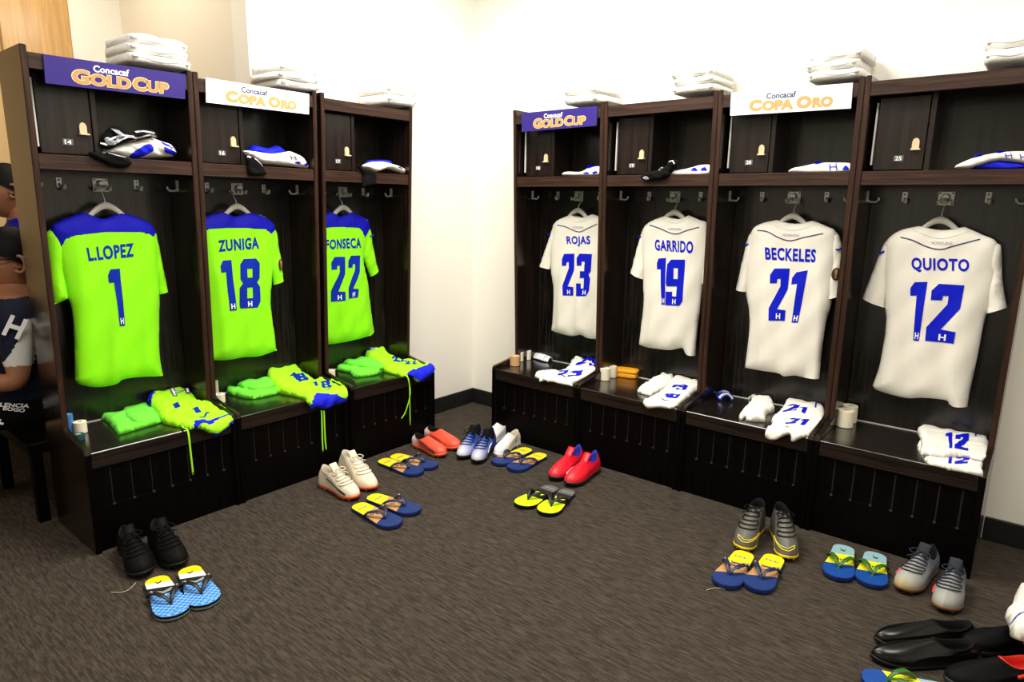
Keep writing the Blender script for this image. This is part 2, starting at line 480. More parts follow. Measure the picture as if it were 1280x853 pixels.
for i, (F, r) in enumerate(zip(LOCK, LOCKERS)):
    door = [c for c in bpy.data.objects if c.parent == r and c.name.startswith('door')][0]
    V, Fc = text_fill(NUMS[i], .02)
    Q = quad(V, [(.124, 1.531), (.146, 1.531), (.146, 1.515), (.124, 1.515)])
    build('door_number', F.p(Q[:, 0], .1962, Q[:, 1]), Fc, 'digit_white', r, door, smooth=False)

# ------------------------------------------------------------------ signs
def sign(F, corners, kind, label):
    w = .2655
    C = [np.array(F.front(x, y, w)) for x, y in corners]
    r = thing('hanging_sign', label, 'sign', tuple(F.p(C[3][0], w, C[3][1])), F.rz)
    V = [F.p(c[0], w, c[1]) for c in C]+[F.p(c[0], w-.006, c[1]) for c in C]
    build('board', V, [(3, 2, 1, 0), (4, 5, 6, 7)]+[(i, (i+1) % 4, 4+(i+1) % 4, 4+i) for i in range(4)], 'sign_blue' if kind == 'gold' else 'sign_white', r, smooth=False)
    def word(nm, s, s0, s1, t0, t1, m, bold, e):
        bold += .02 if m == 'cream_ink' else .035 if m == 'gold_pale' else .012
        V, Fc = text_fill(s, bold)
        q = [(s0, 1-t0), (s1, 1-t0), (s1, 1-t1), (s0, 1-t1)]
        Q = quad(quad(V, q), C)
        build(nm, F.p(Q[:, 0], w+e, Q[:, 1]), Fc, m, r, smooth=False)
    word('lettering', 'Concacaf', .315, .565, .14, .39, 'white_ink' if kind == 'gold' else 'navy_ink', .015, .0008)
    L = (('G', .172, .287, .37, .88), ('OLD', .292, .575, .45, .88), ('C', .592, .695, .37, .88), ('UP', .70, .862, .45, .88)) if kind == 'gold' else \
        (('C', .168, .280, .37, .88), ('OPA', .282, .552, .45, .88), ('O', .572, .695, .37, .88), ('RO', .70, .862, .45, .88))
    for s, a, b, t0, t1 in L:
        if kind == 'gold': word('letter_outline', s, a-.006, b+.006, t0-.02, t1+.02, 'cream_ink', .055, .0008)
        word('lettering', s, a, b, t0, t1, 'gold' if kind == 'gold' else 'gold_pale', .035, .0014)
sign(FL[0], [(54, 67.5), (232, 93), (231.5, 124), (57, 104)], 'gold', 'purple-blue gold-lettered sign on the nearest locker of the left row')
sign(FL[1], [(257.3, 97), (386.3, 117.5), (386.3, 143), (258, 128)], 'oro', 'white sign with pale gold lettering on the middle locker of the left row')
sign(FR[0], [(652, 141.5), (746.5, 132.5), (745.5, 157.2), (652, 165)], 'gold', 'purple-blue gold-lettered sign on the right row locker by the corner')
sign(FR[2], [(914, 116), (1066, 103.5), (1063.5, 135.5), (912.5, 144.7)], 'oro', 'white sign with pale gold lettering in the right row')

# ------------------------------------------------------------------ jerseys on hangers
WJ = .088
def pxs(F, L, w):
    out = []
    for p in L:
        u, z = F.front(p[0], p[1], w)
        out.append((min(max(u, .026), LW-.026), z)+((p[2],) if len(p) > 2 else ()))
    return out
def jersey(F, k, D):
    f = lambda L: pxs(F, L, WJ+.028)
    body = f(D['body']); mid = np.mean([p[0] for p in body]); zt = max(p[1] for p in body); zl = min(p[1] for p in body)
    r = thing('football_jersey', D['label'], 'jersey', tuple(F.p(mid, WJ, zl)), F.rz, D['group'])
    ph = k*1.7
    def wr(a, b):
        s = np.clip((zt-b)/(zt-zl), 0, 1)
        q = np.sin(a*2*PI/.125+ph+1.6*np.sin(b*4+ph)); c = np.sin((a*1.2-b*.9)*2*PI/.17+ph*2)
        return (.0015+.009*s)*(1-2*np.sqrt(np.abs(np.sin(a*PI/.125+ph*.5+.8*np.sin(b*4+ph)))+.02))*.55+.005*s*q+.0015*c
    base = D['mat']
    cl = Cloth(body, F.fmap(WJ), .030, .07, wr, step=.0105)
    yk = [p[:2] for p in f(D['yoke'])] if 'yoke' in D else None
    cl.out('body', [base, 'blue_fabric'], r, region=yk)
    if yk:
        V, Fc = curve_fill([yk]); V2, F2 = grid_cut(V, Fc, .006)
        iv = inside(V2, cl.poly) & (seg_dist(V2, cl.segs) > .004); keep = [all(iv[i] for i in q) for q in F2]
        cl.patch('yoke', V2, [q for q, kk in zip(F2, keep) if kk], 'blue_fabric', r, .0012)
    SL = []
    for nm in ('sl', 'sr'):
        if nm not in D: continue
        c2 = Cloth(f(D[nm]), F.fmap(WJ-.004), .026, .045, lambda a, b: .003*np.sin((a-b*.5)*2*PI/.07+ph))
        c2.out('sleeve', base, r); SL.append(c2)
    ink = 'print_green_blue' if 'yoke' in D else 'print_blue'
    V, Fc = text_fill(D['name'], .034, 1.12)
    cl.patch('name_print', quad(V, [p[:2] for p in f(D['nq'])]), Fc, ink, r, .0018)
    for ch, q in D['dig']:
        qq = [p[:2] for p in f(q)]
        V, Fc = glyph(ch); o = cl.patch('number_print', quad(V, qq), Fc, ink, r, .0018)
        V, Fc = text_fill('H', .03)
        a, b = D.get('hs', {}).get(ch, {'1': (.55, .9), '2': (.42, .66), '8': (.36, .56), '9': (.40, .62), '3': (.55, .78)}[ch])
        Q = np.array([(a, .14), (b, .14), (b, .03), (a, .03)])
        cl.patch('crest_letter', quad(quad(V, Q), qq), Fc, 'digit_white', r, .0028, parent=o)
    if 'line' in D:
        P = [p[:2] for p in f(D['line'])]
        cl.ribbon('back_piping', P, .0042, 'navy_ink', r)
        ym = P[len(P)//2]
        V, Fc = text_fill('HONDURAS', .0)
        cl.patch('neck_print', quad(V, [(ym[0]-.035, ym[1]+.030), (ym[0]+.035, ym[1]+.030), (ym[0]+.035, ym[1]+.018), (ym[0]-.035, ym[1]+.018)]), Fc, 'grey_ink', r, .0018)
        nb = [(p[0], p[1]-.020) for p in body[:1]]
        nk = f(D['neck']); cl.ribbon('collar_seam', [p[:2] for p in nk], .003, 'white_yoke', r)
    for x, y, s, rx, ry in D.get('badge', []):
        c2 = SL[s]; u, z = f([(x, y)])[0][:2]
        an = [2*PI*i/20 for i in range(20)]
        ru = rx*.0030; rz_ = ry*.0030
        V, Fc = curve_fill([[(u+ru*math.cos(t), z+rz_*math.sin(t)) for t in an]]); o = c2.patch('sleeve_badge', V, Fc, 'badge_black', r, .002)
        tr = [(-.30, .75), (.30, .75), (.24, .1), (.12, -.35), (.3, -.7), (-.3, -.7), (-.12, -.35), (-.24, .1)]
        V, Fc = curve_fill([[(u+ru*a, z+rz_*b) for a, b in tr]]); c2.patch('badge_trophy', V, Fc, 'gold', r, .003, parent=o)
    for x, y, s in D.get('dash', []):
        c2 = SL[s]; u, z = f([(x, y)])[0][:2]
        c2.ribbon('sleeve_mark', [(u-.011, z-.003), (u-.003, z-.006), (u+.004, z-.001), (u+.011, z+.003)], .007, ink, r, .003)
    # hanger
    (cu, cz) = F.front(*D['hang'], WJ)
    hr = thing('clothes_hanger', D['hlabel'], 'hanger', tuple(F.p(cu, WJ, cz)), F.rz, 'hangers holding the jerseys')
    g = G(); V = []; n = 21; sw = D.get('sw', .115)
    ts = np.linspace(-1, 1, n); top = lambda t: cz-.008-.052*(min(abs(t)*sw, .07)/.07)**1.6-max(0, abs(t)*sw-.07)*.75
    for t in ts:
        th = .027-.008*abs(t); w2 = .010
        for dw, dz in ((-w2, -th), (w2, -th), (w2*.8, 0), (-w2*.8, 0)): V.append(F.p(cu+t*sw, WJ+dw, top(t)+dz))
    Fc = [(4*i+a, 4*i+(a+1) % 4, 4*i+4+(a+1) % 4, 4*i+4+a) for i in range(n-1) for a in range(4)]+[(3, 2, 1, 0), tuple(4*(n-1)+a for a in range(4))]
    g.add(V, Fc); g.out('arm', 'hanger', hr, smooth=True)
    hk = []
    zh = 1.357
    for a in np.linspace(-.35, 1.05, 9): hk.append(F.p(cu+.012*math.cos(a*PI)*1.0-.004, WJ-.028+.0*a, zh+.012*math.sin(a*PI)))
    g = G(); g.tube([F.p(cu, WJ, cz-.012), F.p(cu, WJ-.006, cz+.008), F.p(cu+.001, WJ-.022, cz+.022)]+hk, .0021, 6); g.out('hook', 'steel', hr, smooth=True)
grn = 'lime goalkeeper jerseys in the left row'; wht = 'white jerseys in the right row'
JD = [
 dict(label='lime jersey with blue yoke and single number 1 in the nearest left locker', group=grn, mat='lime', hang=(131, 250), sw=.115,
  hlabel='grey hanger holding the lime jersey with number 1',
  body=[(106.8, 265.4, 'co'), (131, 274), (153.2, 265.4, 'c'), (169.7, 270), (184.6, 276), (198, 288), (201, 320), (203, 368.6), (202.6, 401.5), (203, 443), (207, 469, 'co'), (202.6, 472), (181.6, 472.7), (157.7, 476), (148.7, 482), (125, 486), (102.3, 482.3), (97, 476, 'c'), (96.4, 431), (94, 392.5), (88, 372), (80, 342), (72, 310), (66, 290), (72.4, 279)],
  sl=[(77, 281, 'c'), (64, 289), (60.5, 300), (65, 357), (68.5, 379, 'co'), (74, 381), (90, 374, 'c'), (84, 345), (84, 310)],
  sr=[(188, 280, 'c'), (198, 288), (207, 330), (214, 365, 'co'), (202, 369, 'c'), (196, 330), (190, 300)],
  yoke=[(104, 264), (131, 271), (156, 264), (186, 274), (199.5, 288), (192, 296), (187.6, 292), (175.6, 290), (131, 290), (95, 294), (83, 298), (77, 310), (70, 298), (61, 289), (72, 277)],
  name='L.LOPEZ', nq=[(107.4, 309.5), (166.7, 303.7), (167.3, 321), (111, 326.7)], dig=[('1', [(133.8, 337.2), (149.3, 335.7), (156.2, 407), (144.5, 408)])]),
 dict(label='lime jersey with blue yoke and number 18 in the middle left locker', group=grn, mat='lime', hang=(295.5, 252), sw=.115,
  hlabel='grey hanger holding the lime jersey with number 18',
  body=[(279, 264.7, 'co'), (296, 271), (313.5, 265.2, 'c'), (332, 270), (342, 276.5), (347.6, 285), (346, 310), (343.8, 346), (342, 371), (342, 386), (347, 421), (348.3, 436.5, 'co'), (345.8, 440.3), (328, 446.6), (308, 448), (288, 451.6), (265, 452, 'c'), (264, 396), (260, 356), (252, 330), (247, 295), (250, 276)],
  sr=[(338, 276, 'c'), (347.6, 285), (352, 303), (359, 351, 'co'), (346, 357, 'c'), (340, 325), (339, 300)],
  sl=[(256, 274, 'c'), (247, 283), (241, 310), (240, 360, 'co'), (262, 366, 'c'), (258, 320)],
  yoke=[(277, 263), (296, 269), (316, 264), (343, 275.5), (349, 285.5), (343, 289), (339.5, 292.5), (333, 286.6), (308, 285), (283, 285), (256, 286.6), (246, 292), (244, 280), (252, 272)],
  name='ZUNIGA', nq=[(272.2, 300.4), (323, 296), (323.9, 311), (273.2, 315)], dig=[('1', [(274.7, 326), (289, 325), (296.4, 388), (280, 389)]), ('8', [(299, 324), (324.4, 323), (326, 384), (300, 386)])],
  badge=[(351.5, 331, 0, 4.0, 9)]),
 dict(label='lime jersey with blue yoke and number 22 in the left row locker by the corner', group=grn, mat='lime', hang=(428, 254), sw=.115,
  hlabel='grey hanger holding the lime jersey with number 22',
  body=[(416, 264.4, 'co'), (428, 271), (441.8, 264.4, 'c'), (456.7, 271), (464.7, 279), (465, 300), (458, 324), (463, 350), (464.7, 363.7), (469, 400), (471.5, 415, 'co'), (461.2, 422), (445, 426.5), (422.4, 431), (402, 432.5, 'c'), (401, 390), (398, 340), (391, 300), (394, 280), (403, 271)],
  sr=[(460, 275, 'c'), (466.5, 285), (470.4, 309), (476.5, 337.5, 'co'), (467.6, 346.6, 'c'), (461, 330), (456.5, 318), (457, 298)],
  sl=[(402, 273, 'c'), (392, 282), (387, 310), (385, 345, 'co'), (400, 350, 'c'), (400, 310)],
  yoke=[(414, 263), (428, 269), (444, 263), (458, 270), (467, 282), (462, 288), (456.7, 297.5), (453, 289.5), (448.7, 285), (429, 283.8), (408, 284.3), (396, 287), (388, 284), (401, 270)],
  name='FONSECA', nq=[(407, 299.8), (450.5, 297), (451.4, 310), (407, 312)], dig=[('2', [(413.3, 321.5), (431, 320.4), (432.7, 375.6), (414.2, 377.5)]), ('2', [(434.3, 320), (450.3, 318.8), (448, 371.7), (436.0, 373.6)])],
  dash=[(465, 294, 0)]),
 dict(label='white jersey with blue number 23 in the right row locker by the corner', group=wht, mat='white_jersey', hang=(723, 258), sw=.115,
  hlabel='grey hanger holding the white jersey with number 23',
  body=[(710.3, 268.4, 'co'), (724, 272), (737, 267.8, 'c'), (748, 272), (757, 281), (758, 300), (757, 340), (757, 385), (758, 424, 'co'), (744.6, 425), (731.6, 424), (723, 419.6), (711, 421.1), (694.7, 417.5), (686, 414.2, 'c'), (688.2, 386), (688.2, 357.8), (685.6, 338.3), (686, 300), (690, 280), (695.8, 274.3)],
  sl=[(694, 275, 'c'), (688.2, 280.8), (685, 290.5), (670.8, 332.9, 'co'), (684, 337.4, 'c'), (688, 315), (693, 295)],
  sr=[(750, 276, 'c'), (762, 290), (768, 330, 'co'), (755, 337, 'c'), (752, 300)],
  line=[(695.8, 281.4), (707.7, 283.6), (722.9, 290), (733.8, 286.2), (746.3, 280)], neck=[(708, 272), (723, 277), (738, 271)],
  name='ROJAS', nq=[(708.2, 295.5), (738, 294.9), (738, 308.3), (709, 307.9)], dig=[('2', [(701.6, 317.7), (718.1, 316.6), (717, 369.7), (704, 369.3)]), ('3', [(720.7, 317), (740.3, 317.7), (735.5, 370.2), (720, 370.2)])], dash=[(684.5, 292.5, 0)]),
 dict(label='white jersey with blue number 19 in the second right row locker from the corner', group=wht, mat='white_jersey', hang=(844, 260), sw=.115,
  hlabel='grey hanger holding the white jersey with number 19',
  body=[(829, 269.7, 'co'), (844, 274), (858, 269.2, 'c'), (871, 275), (882, 281), (884, 310), (877, 350), (873.6, 375), (867.6, 428), (866.4, 446, 'co'), (854.4, 443.6), (849.6, 436.4), (835, 438.8), (820.7, 437.6), (803.9, 435), (795.4, 431.6, 'c'), (801, 384.7), (801, 358), (801, 340), (799, 310), (800.3, 287.3), (810, 277)],
  sl=[(806, 280, 'c'), (800.3, 287.3), (796.6, 295.7), (784.6, 341.4, 'co'), (801, 350, 'c'), (803, 325), (804, 300)],
  sr=[(876, 279, 'c'), (888, 288), (892, 330), (886, 358, 'co'), (874, 354, 'c'), (876, 320)],
  line=[(811, 281.3), (823, 284.9), (843.5, 292.6), (859, 288), (873.6, 284)], neck=[(826, 273), (844, 279), (860, 272.5)],
  name='GARRIDO', nq=[(818.3, 299.3), (867, 301.7), (866.4, 317), (819, 313)], dig=[('1', [(821, 323.4), (832.7, 322.6), (831, 381), (824, 381)]), ('9', [(833.4, 324.6), (856.8, 324.6), (853.2, 382.3), (831.5, 381.8)])], dash=[(797.5, 296, 0)]),
 dict(label='white jersey with blue number 21 and round badge on its right sleeve', group=wht, mat='white_jersey', hang=(992, 264), sw=.115,
  hlabel='grey hanger holding the white jersey with number 21',
  body=[(968, 275, 'co'), (991, 280), (1014, 276, 'c'), (1031.4, 283.3), (1043, 291), (1044, 320), (1040, 355), (1036.8, 382), (1030, 406), (1024.7, 444), (1022, 475, 'co'), (1001.7, 473), (991, 471), (977.5, 472), (969.4, 468), (950.5, 465), (928.3, 461.4, 'c'), (929, 455), (933.7, 417), (933.7, 390), (930, 366), (931, 320), (936, 291), (946.4, 280.6)],
  sl=[(943, 283, 'c'), (935.6, 291.4), (930, 303.6), (916.7, 363, 'co'), (931, 366, 'c'), (935, 340), (940, 305)],
  sr=[(1036, 286, 'c'), (1045, 292.8), (1049, 303.6), (1051.7, 320), (1050, 344), (1047.6, 371.6, 'co'), (1028.7, 376, 'c'), (1034, 345), (1036, 310)],
  line=[(946, 288.2), (958.6, 289.5), (974.8, 297.6), (988.3, 301), (1004.4, 297), (1028.7, 292)], neck=[(962, 279), (990, 288), (1018, 280)],
  name='BECKELES', nq=[(956.4, 309), (1020.6, 311.7), (1019.3, 328.4), (957.2, 324.6)], dig=[('2', [(961.3, 336), (987.7, 335), (982, 401.2), (961, 400.7)]), ('1', [(991, 341.3), (1009.8, 338), (997.7, 403.4), (984, 402.9)])],
  badge=[(1044.5, 343, 1, 6.5, 9)], dash=[(931.5, 305.5, 0), (1048, 311, 1)]),
 dict(label='white jersey with blue number 12 in the rightmost locker', group=wht, mat='white_jersey', hang=(1177, 268), sw=.115,
  hlabel='grey hanger holding the white jersey with number 12',
  body=[(1147.3, 282.9, 'co'), (1176, 288), (1205, 283.8, 'c'), (1226.6, 293.5), (1246, 304.5), (1247, 335), (1237, 380), (1229.6, 403.3), (1222, 443), (1211.3, 491.7), (1208.3, 510.6, 'co'), (1187, 508.5), (1180.9, 502.4), (1153.4, 499.3), (1129, 499.3), (1095.5, 490), (1088.8, 484, 'c'), (1098.5, 455), (1106, 406), (1104.6, 385), (1103, 340), (1103, 310), (1110.7, 296.6), (1126, 287.4)],
  sl=[(1115, 293, 'c'), (1107, 301), (1100, 311.8), (1075.7, 374.3, 'co'), (1105, 386, 'c'), (1107, 355), (1112, 315)],
  sr=[(1234, 300, 'c'), (1247, 305.2), (1251, 311.8), (1252.5, 351.5), (1258, 385.6, 'co'), (1231, 393.5, 'c'), (1233, 350), (1233, 315)],
  line=[(1125.4, 296.6), (1141, 300.5), (1159.5, 308.8), (1176.3, 311.8), (1193, 307.3), (1225, 299)], neck=[(1140, 287), (1175, 298), (1211, 289)],
  name='QUIOTO', nq=[(1139, 321.9), (1212, 324), (1211.3, 342.3), (1139.7, 339.9)], dig=[('1', [(1138.2, 353), (1159.5, 352.4), (1148.8, 426.2), (1136, 425.2)]), ('2', [(1163, 354.5), (1205.8, 356), (1194.6, 430), (1156.5, 426)])], dash=[(1101, 315, 0)]),
]
for k, (F, D) in enumerate(zip(LOCK, JD)): jersey(F, k, D)
# ------------------------------------------------------------------ clothes on the benches
ZB = .401
def noise_wr(amp, sc, ph, ang=.6):
    ca, sa = math.cos(ang), math.sin(ang)
    return lambda a, b: amp*(np.sin((a*ca+b*sa)*2*PI/sc+ph+1.3*np.sin((a*sa-b*ca)*2*PI/(sc*1.7)+ph))+.5*np.sin((a*sa+b*ca)*2*PI/(sc*.55)+2*ph))
class BenchCloth:
    """a folded piece on the bench; T is one thickness or (at the back, at the front)"""
    def __init__(s, F, L, T, R=.02, lift=0.0, amp=.003, sc=.09, ph=0., ang=.6, zp=None):
        s.F = F; s.z = ZB+lift; s.zp = zp
        s.Tf = (lambda b: T+0*b) if not isinstance(T, tuple) else (lambda b: T[0]+(T[1]-T[0])*np.clip(b/.34, 0, 1)**.8)
        pts = []
        for p in L:
            u, w = s.one(*p[:2]); pts.append((u, max(w, .012))+((p[2],) if len(p) > 2 else ()))
        s.c = Cloth(pts, drape_map(F, s.z), s.Tf, R, noise_wr(amp, sc, ph, ang), flat=True, step=.012)
        s.cen = np.mean([p[:2] for p in pts], 0)
    def one(s, x, y):
        if s.zp is not None: return drape_uv(s.F, x, y, s.zp, s.z)
        w = .3
        for k in range(4): u, w = drape_uv(s.F, x, y, s.z+.75*float(s.Tf(np.array(max(0, w)))), s.z)
        return u, w
    def uv(s, L): return [s.one(p[0], p[1]) for p in L]
    def hem(s, *LL): return [s.uv(L) for L in LL]
    def root(s, name, label, cat, group=None):
        return thing(name, label, cat, tuple(s.F.p(s.cen[0], min(s.cen[1], .4), ZB)), s.F.rz, group)
    def text(s, nm, ch, q, m, root, e=.002, bold=.03):
        V, Fc = glyph(ch) if ch in DIG else text_fill(ch, bold)
        return s.c.patch(nm, quad(V, s.uv(q)), Fc, m, root, e, .01)
    def poly(s, nm, L, m, root, e=.0018, smooth=True):
        P = s.uv(L)
        if smooth: P = catmull(P, 4)
        V, Fc = curve_fill([P]); V, Fc = grid_cut(V, Fc, .01)
        k = inside(np.array([V[q].mean(0) for q in Fc]), s.c.poly)
        Fc = [q for q, kk in zip(Fc, k) if kk]
        return build(nm, s.c.S(V, e), Fc, m, root)
def cord(F, L, r, m, root, zp=ZB+.02):
    P = []
    for x, y in L:
        u, w = drape_uv(F, x, y, zp); P.append(drape_map(F, ZB)(np.array(u), np.array(w), np.array(.010)))
    g = G(); g.tube(catmull([tuple(p) for p in P], 4, False), r, 6, flat=.5); return g.out('drawstring', m, root, smooth=True)
grp_s = 'folded lime socks on the left benches'
# --- left locker 1
F = FL[0]
b = BenchCloth(F, [(116, 513), (124, 505), (150, 501), (178, 494, 'c'), (183, 496), (201, 517), (202, 523, 'c'), (174, 531), (147, 539, 'c'), (133, 523)], .026, .013, 0, .003, .12, .3)
r = b.root('folded_shirt', 'folded plain lime undershirt on the bench under lime jersey number 1', 'shirt'); b.c.out('cloth', 'lime_sock', r)
b2 = BenchCloth(F, [(150, 508), (178, 499), (196, 515), (170, 527)], .014, .02, .020, .002, .08, 1); b2.c.out('top_fold', 'lime_sock', r)
b = BenchCloth(F, [(183, 496), (197, 486), (215, 482), (223, 485), (239, 489), (250, 502), (262, 499.5), (282, 507), (293.5, 522), (293, 528), (280, 537), (266, 544.7, 'c'), (258, 540), (246, 537), (239, 536), (224, 530), (204, 523), (192, 509)], (.085, .022), .014, 0, .003, .06, 1)
r = b.root('shorts', 'folded lime shorts with blue hem and one long drawstring hanging down', 'shorts'); b.c.out('cloth', ['lime_yellow', 'blue_trim'], r, region=b.hem([(183, 497), (196, 485), (215, 480), (224, 484), (214, 488), (196, 492), (187, 504)], [(244, 527), (262, 528.5), (279, 522.5), (293, 518), (298, 524), (280, 529.5), (264, 535), (246, 538)], [(257, 541), (268, 541), (282, 534), (296, 526), (299, 532), (268, 552)]))
b.poly('waistband', [(183, 497), (196, 485), (215, 480), (224, 484), (214, 488), (196, 492), (187, 504)], 'blue_trim', r)
b.poly('hem_trim', [(244, 527), (262, 528.5), (279, 522.5), (293, 518), (298, 524), (280, 529.5), (264, 535), (246, 538)], 'blue_trim', r, smooth=False)
b.poly('hem_trim', [(257, 541), (268, 541), (282, 534), (296, 526), (299, 532), (268, 552)], 'blue_trim', r, smooth=False)
b.text('crest_letter', 'H', [(212, 490), (236.5, 486.5), (238, 494), (216.7, 499)], 'navy_ink', r)
b.text('crest_inline', 'H', [(214, 491), (235, 487.8), (236.6, 493), (218, 497.6)], 'white_ink', r, .003, -.01)
b.poly('print_mark', [(216, 508), (223, 507), (226, 512), (219, 512.5)], 'print_green_blue', r, smooth=False); b.poly('print_mark', [(240, 513), (247, 512), (252.5, 517), (245, 518)], 'print_green_blue', r, smooth=False)
b.c.ribbon('print_mark', b.uv([(249, 522), (255, 523), (259, 519), (262, 518.5)]), .008, 'print_green_blue', r)
cord(F, [(226, 527), (229, 532), (234.5, 537), (236.5, 561), (239.5, 587)], .0042, 'lime_yellow', r)
# --- left locker 2
F = FL[1]
b = BenchCloth(F, [(282, 486), (290, 479), (304, 477), (330, 480), (345, 476), (352, 486), (317, 494.5, 'c'), (298, 492)], .026, .013, 0, .003, .08, 2)
r = b.root('folded_shirt', 'folded plain lime undershirt with an upturned flap under lime jersey number 18', 'shirt'); b.c.out('cloth', 'lime_sock', r)
b2 = BenchCloth(F, [(293, 476), (292, 463, 'c'), (317, 456.5, 'c'), (321, 468.5), (343, 470.5), (345, 477), (320, 483)], .02, .02, .024, .003, .1, 0, zp=ZB+.045); b2.c.out('top_fold', 'lime_sock', r)
b = BenchCloth(F, [(331, 464), (335, 457), (345, 453), (365, 454), (377, 463), (388, 471.5), (395, 475), (404.5, 471), (420, 476), (430, 481), (430.5, 500), (416, 506), (406, 511.5), (396, 509), (388, 511.5, 'c'), (384, 504), (385, 498), (372, 493), (352, 486), (340, 478)], (.085, .022), .014, 0, .003, .06, 3)
r = b.root('shorts', 'folded lime shorts with blue hem and doubled drawstring under jersey number 18', 'shorts'); b.c.out('cloth', ['lime_yellow', 'blue_trim'], r, region=b.hem([(330, 463), (334, 455), (345, 451), (366, 452), (360, 457), (345, 457.5), (336, 461)], [(386, 507), (393, 502), (399, 496), (415, 497.5), (433, 497.5), (433, 503), (416, 508), (406, 514), (396, 511), (387, 514)]))
b.poly('waistband', [(330, 463), (334, 455), (345, 451), (366, 452), (360, 457), (345, 457.5), (336, 461)], 'blue_trim', r)
b.poly('hem_trim', [(386, 507), (393, 502), (399, 496), (415, 497.5), (433, 497.5), (433, 503), (416, 508), (406, 514), (396, 511), (387, 514)], 'blue_trim', r, smooth=False)
for ch, q in (('1', [(362, 471.5), (368, 469), (377, 476.5), (366, 478.5)]), ('8', [(370, 469.5), (379, 469), (387, 477.5), (374, 479.5)]), ('1', [(390, 480), (396, 479.5), (398, 483.5), (391, 483.5)]), ('8', [(400, 479), (411, 477.5), (416, 486), (403, 486)])):
    b.text('number_print', ch, q, 'print_green_blue', r)
b.c.ribbon('print_mark', b.uv([(405, 487.5), (411, 488), (415, 484.5)]), .006, 'print_green_blue', r)
cord(F, [(400, 508), (400.5, 514), (401, 540), (402, 559)], .0042, 'lime_yellow', r); cord(F, [(403, 508), (403.5, 514), (404.5, 540), (406, 557)], .0042, 'lime_yellow', r)
# --- left locker 3
F = FL[2]
b = BenchCloth(F, [(420, 458.5), (432, 452), (450, 452), (478, 457), (480, 460), (469, 465), (450, 467.5), (441, 467), (436, 462.5)], .026, .013, 0, .003, .09, 1)
r = b.root('folded_shirt', 'folded plain lime undershirt under lime jersey number 22', 'shirt'); b.c.out('cloth', 'lime_sock', r)
b2 = BenchCloth(F, [(424, 449), (426, 444), (445, 438), (450, 441), (476, 451), (478, 458), (455, 456), (430, 452)], .022, .02, .022, .003, .1, 0, zp=ZB+.04); b2.c.out('top_fold', 'lime_sock', r)
b = BenchCloth(F, [(454, 440), (461, 434.5), (472, 431.5), (480, 434.5), (488, 443), (505, 450), (513, 448), (533, 453), (543, 457.5), (543, 465), (526, 476), (520, 477.5, 'c'), (512, 470), (505, 468), (492, 465), (480, 460), (466, 449)], (.085, .022), .014, 0, .003, .06, 5)
r = b.root('shorts', 'folded lime shorts with blue hem and forked drawstring, nearest the bare corner', 'shorts'); b.c.out('cloth', ['lime_yellow', 'blue_trim'], r, region=b.hem([(453, 440), (461, 433), (472, 430), (482, 434), (474, 436), (466, 440), (458, 441)], [(511, 470), (521, 462.6), (534, 457.4), (542, 454), (546, 458), (546, 467), (524, 477)]))
b.poly('waistband', [(453, 440), (461, 433), (472, 430), (482, 434), (474, 436), (466, 440), (458, 441)], 'blue_trim', r)
b.poly('waistband_lining', [(463, 439.5), (471, 433), (474, 434), (471, 439.5)], 'white_fabric', r, .004)
b.poly('hem_trim', [(511, 470), (521, 462.6), (534, 457.4), (542, 454), (546, 458), (546, 467), (524, 477)], 'blue_trim', r, smooth=False)
for ch, q in (('2', [(489, 449), (496, 448), (502, 453.5), (492, 455)]), ('2', [(498, 449.5), (503, 449), (508, 453.5), (502, 454.5)]), ('2', [(506, 454), (512, 453.5), (514, 457.5), (507, 457.5)]), ('2', [(514, 454), (519, 453), (522, 456.5), (516, 457)])):
    b.text('number_print', ch, q, 'print_green_blue', r)
cord(F, [(508, 466), (509.5, 471), (510.6, 497), (511.2, 527)], .004, 'lime_yellow', r); cord(F, [(510, 468), (511, 480), (510.6, 492), (505.4, 510), (500.3, 518.5)], .0035, 'lime_yellow', r)
# --- right locker 1
F = FR[0]
b = BenchCloth(F, [(744, 429), (730, 435), (718, 445), (705, 462), (690, 463), (672, 464.5), (668.6, 469), (672.5, 472), (675, 479), (679.5, 477), (683, 479), (688, 478), (693, 476), (696, 481, 'c'), (713, 482, 'c'), (719.5, 476.5), (744, 465), (752, 458), (752, 432)], (.075, .018), .012, 0, .0028, .06, 1)
r = b.root('shorts', 'folded white shorts with blue number 23 hanging over the bench by the corner', 'shorts'); b.c.out('cloth', 'white_fabric', r)
for ch, q in (('2', [(727, 450), (736, 449), (733, 457), (719, 459)]), ('3', [(737, 449.5), (746, 452), (747, 462), (736, 459)]), ('2', [(698, 466), (711, 464.5), (709, 469), (697, 470)]), ('3', [(713, 466), (729, 465), (726, 471), (709, 472)])):
    b.text('number_print', ch, q, 'print_blue', r)
b.c.ribbon('print_mark', b.uv([(731, 443), (734, 444), (738, 444.3)]), .012, 'navy_ink', r); b.c.ribbon('print_mark', b.uv([(698, 470), (703, 471.5), (709, 472.8)]), .007, 'navy_ink', r)
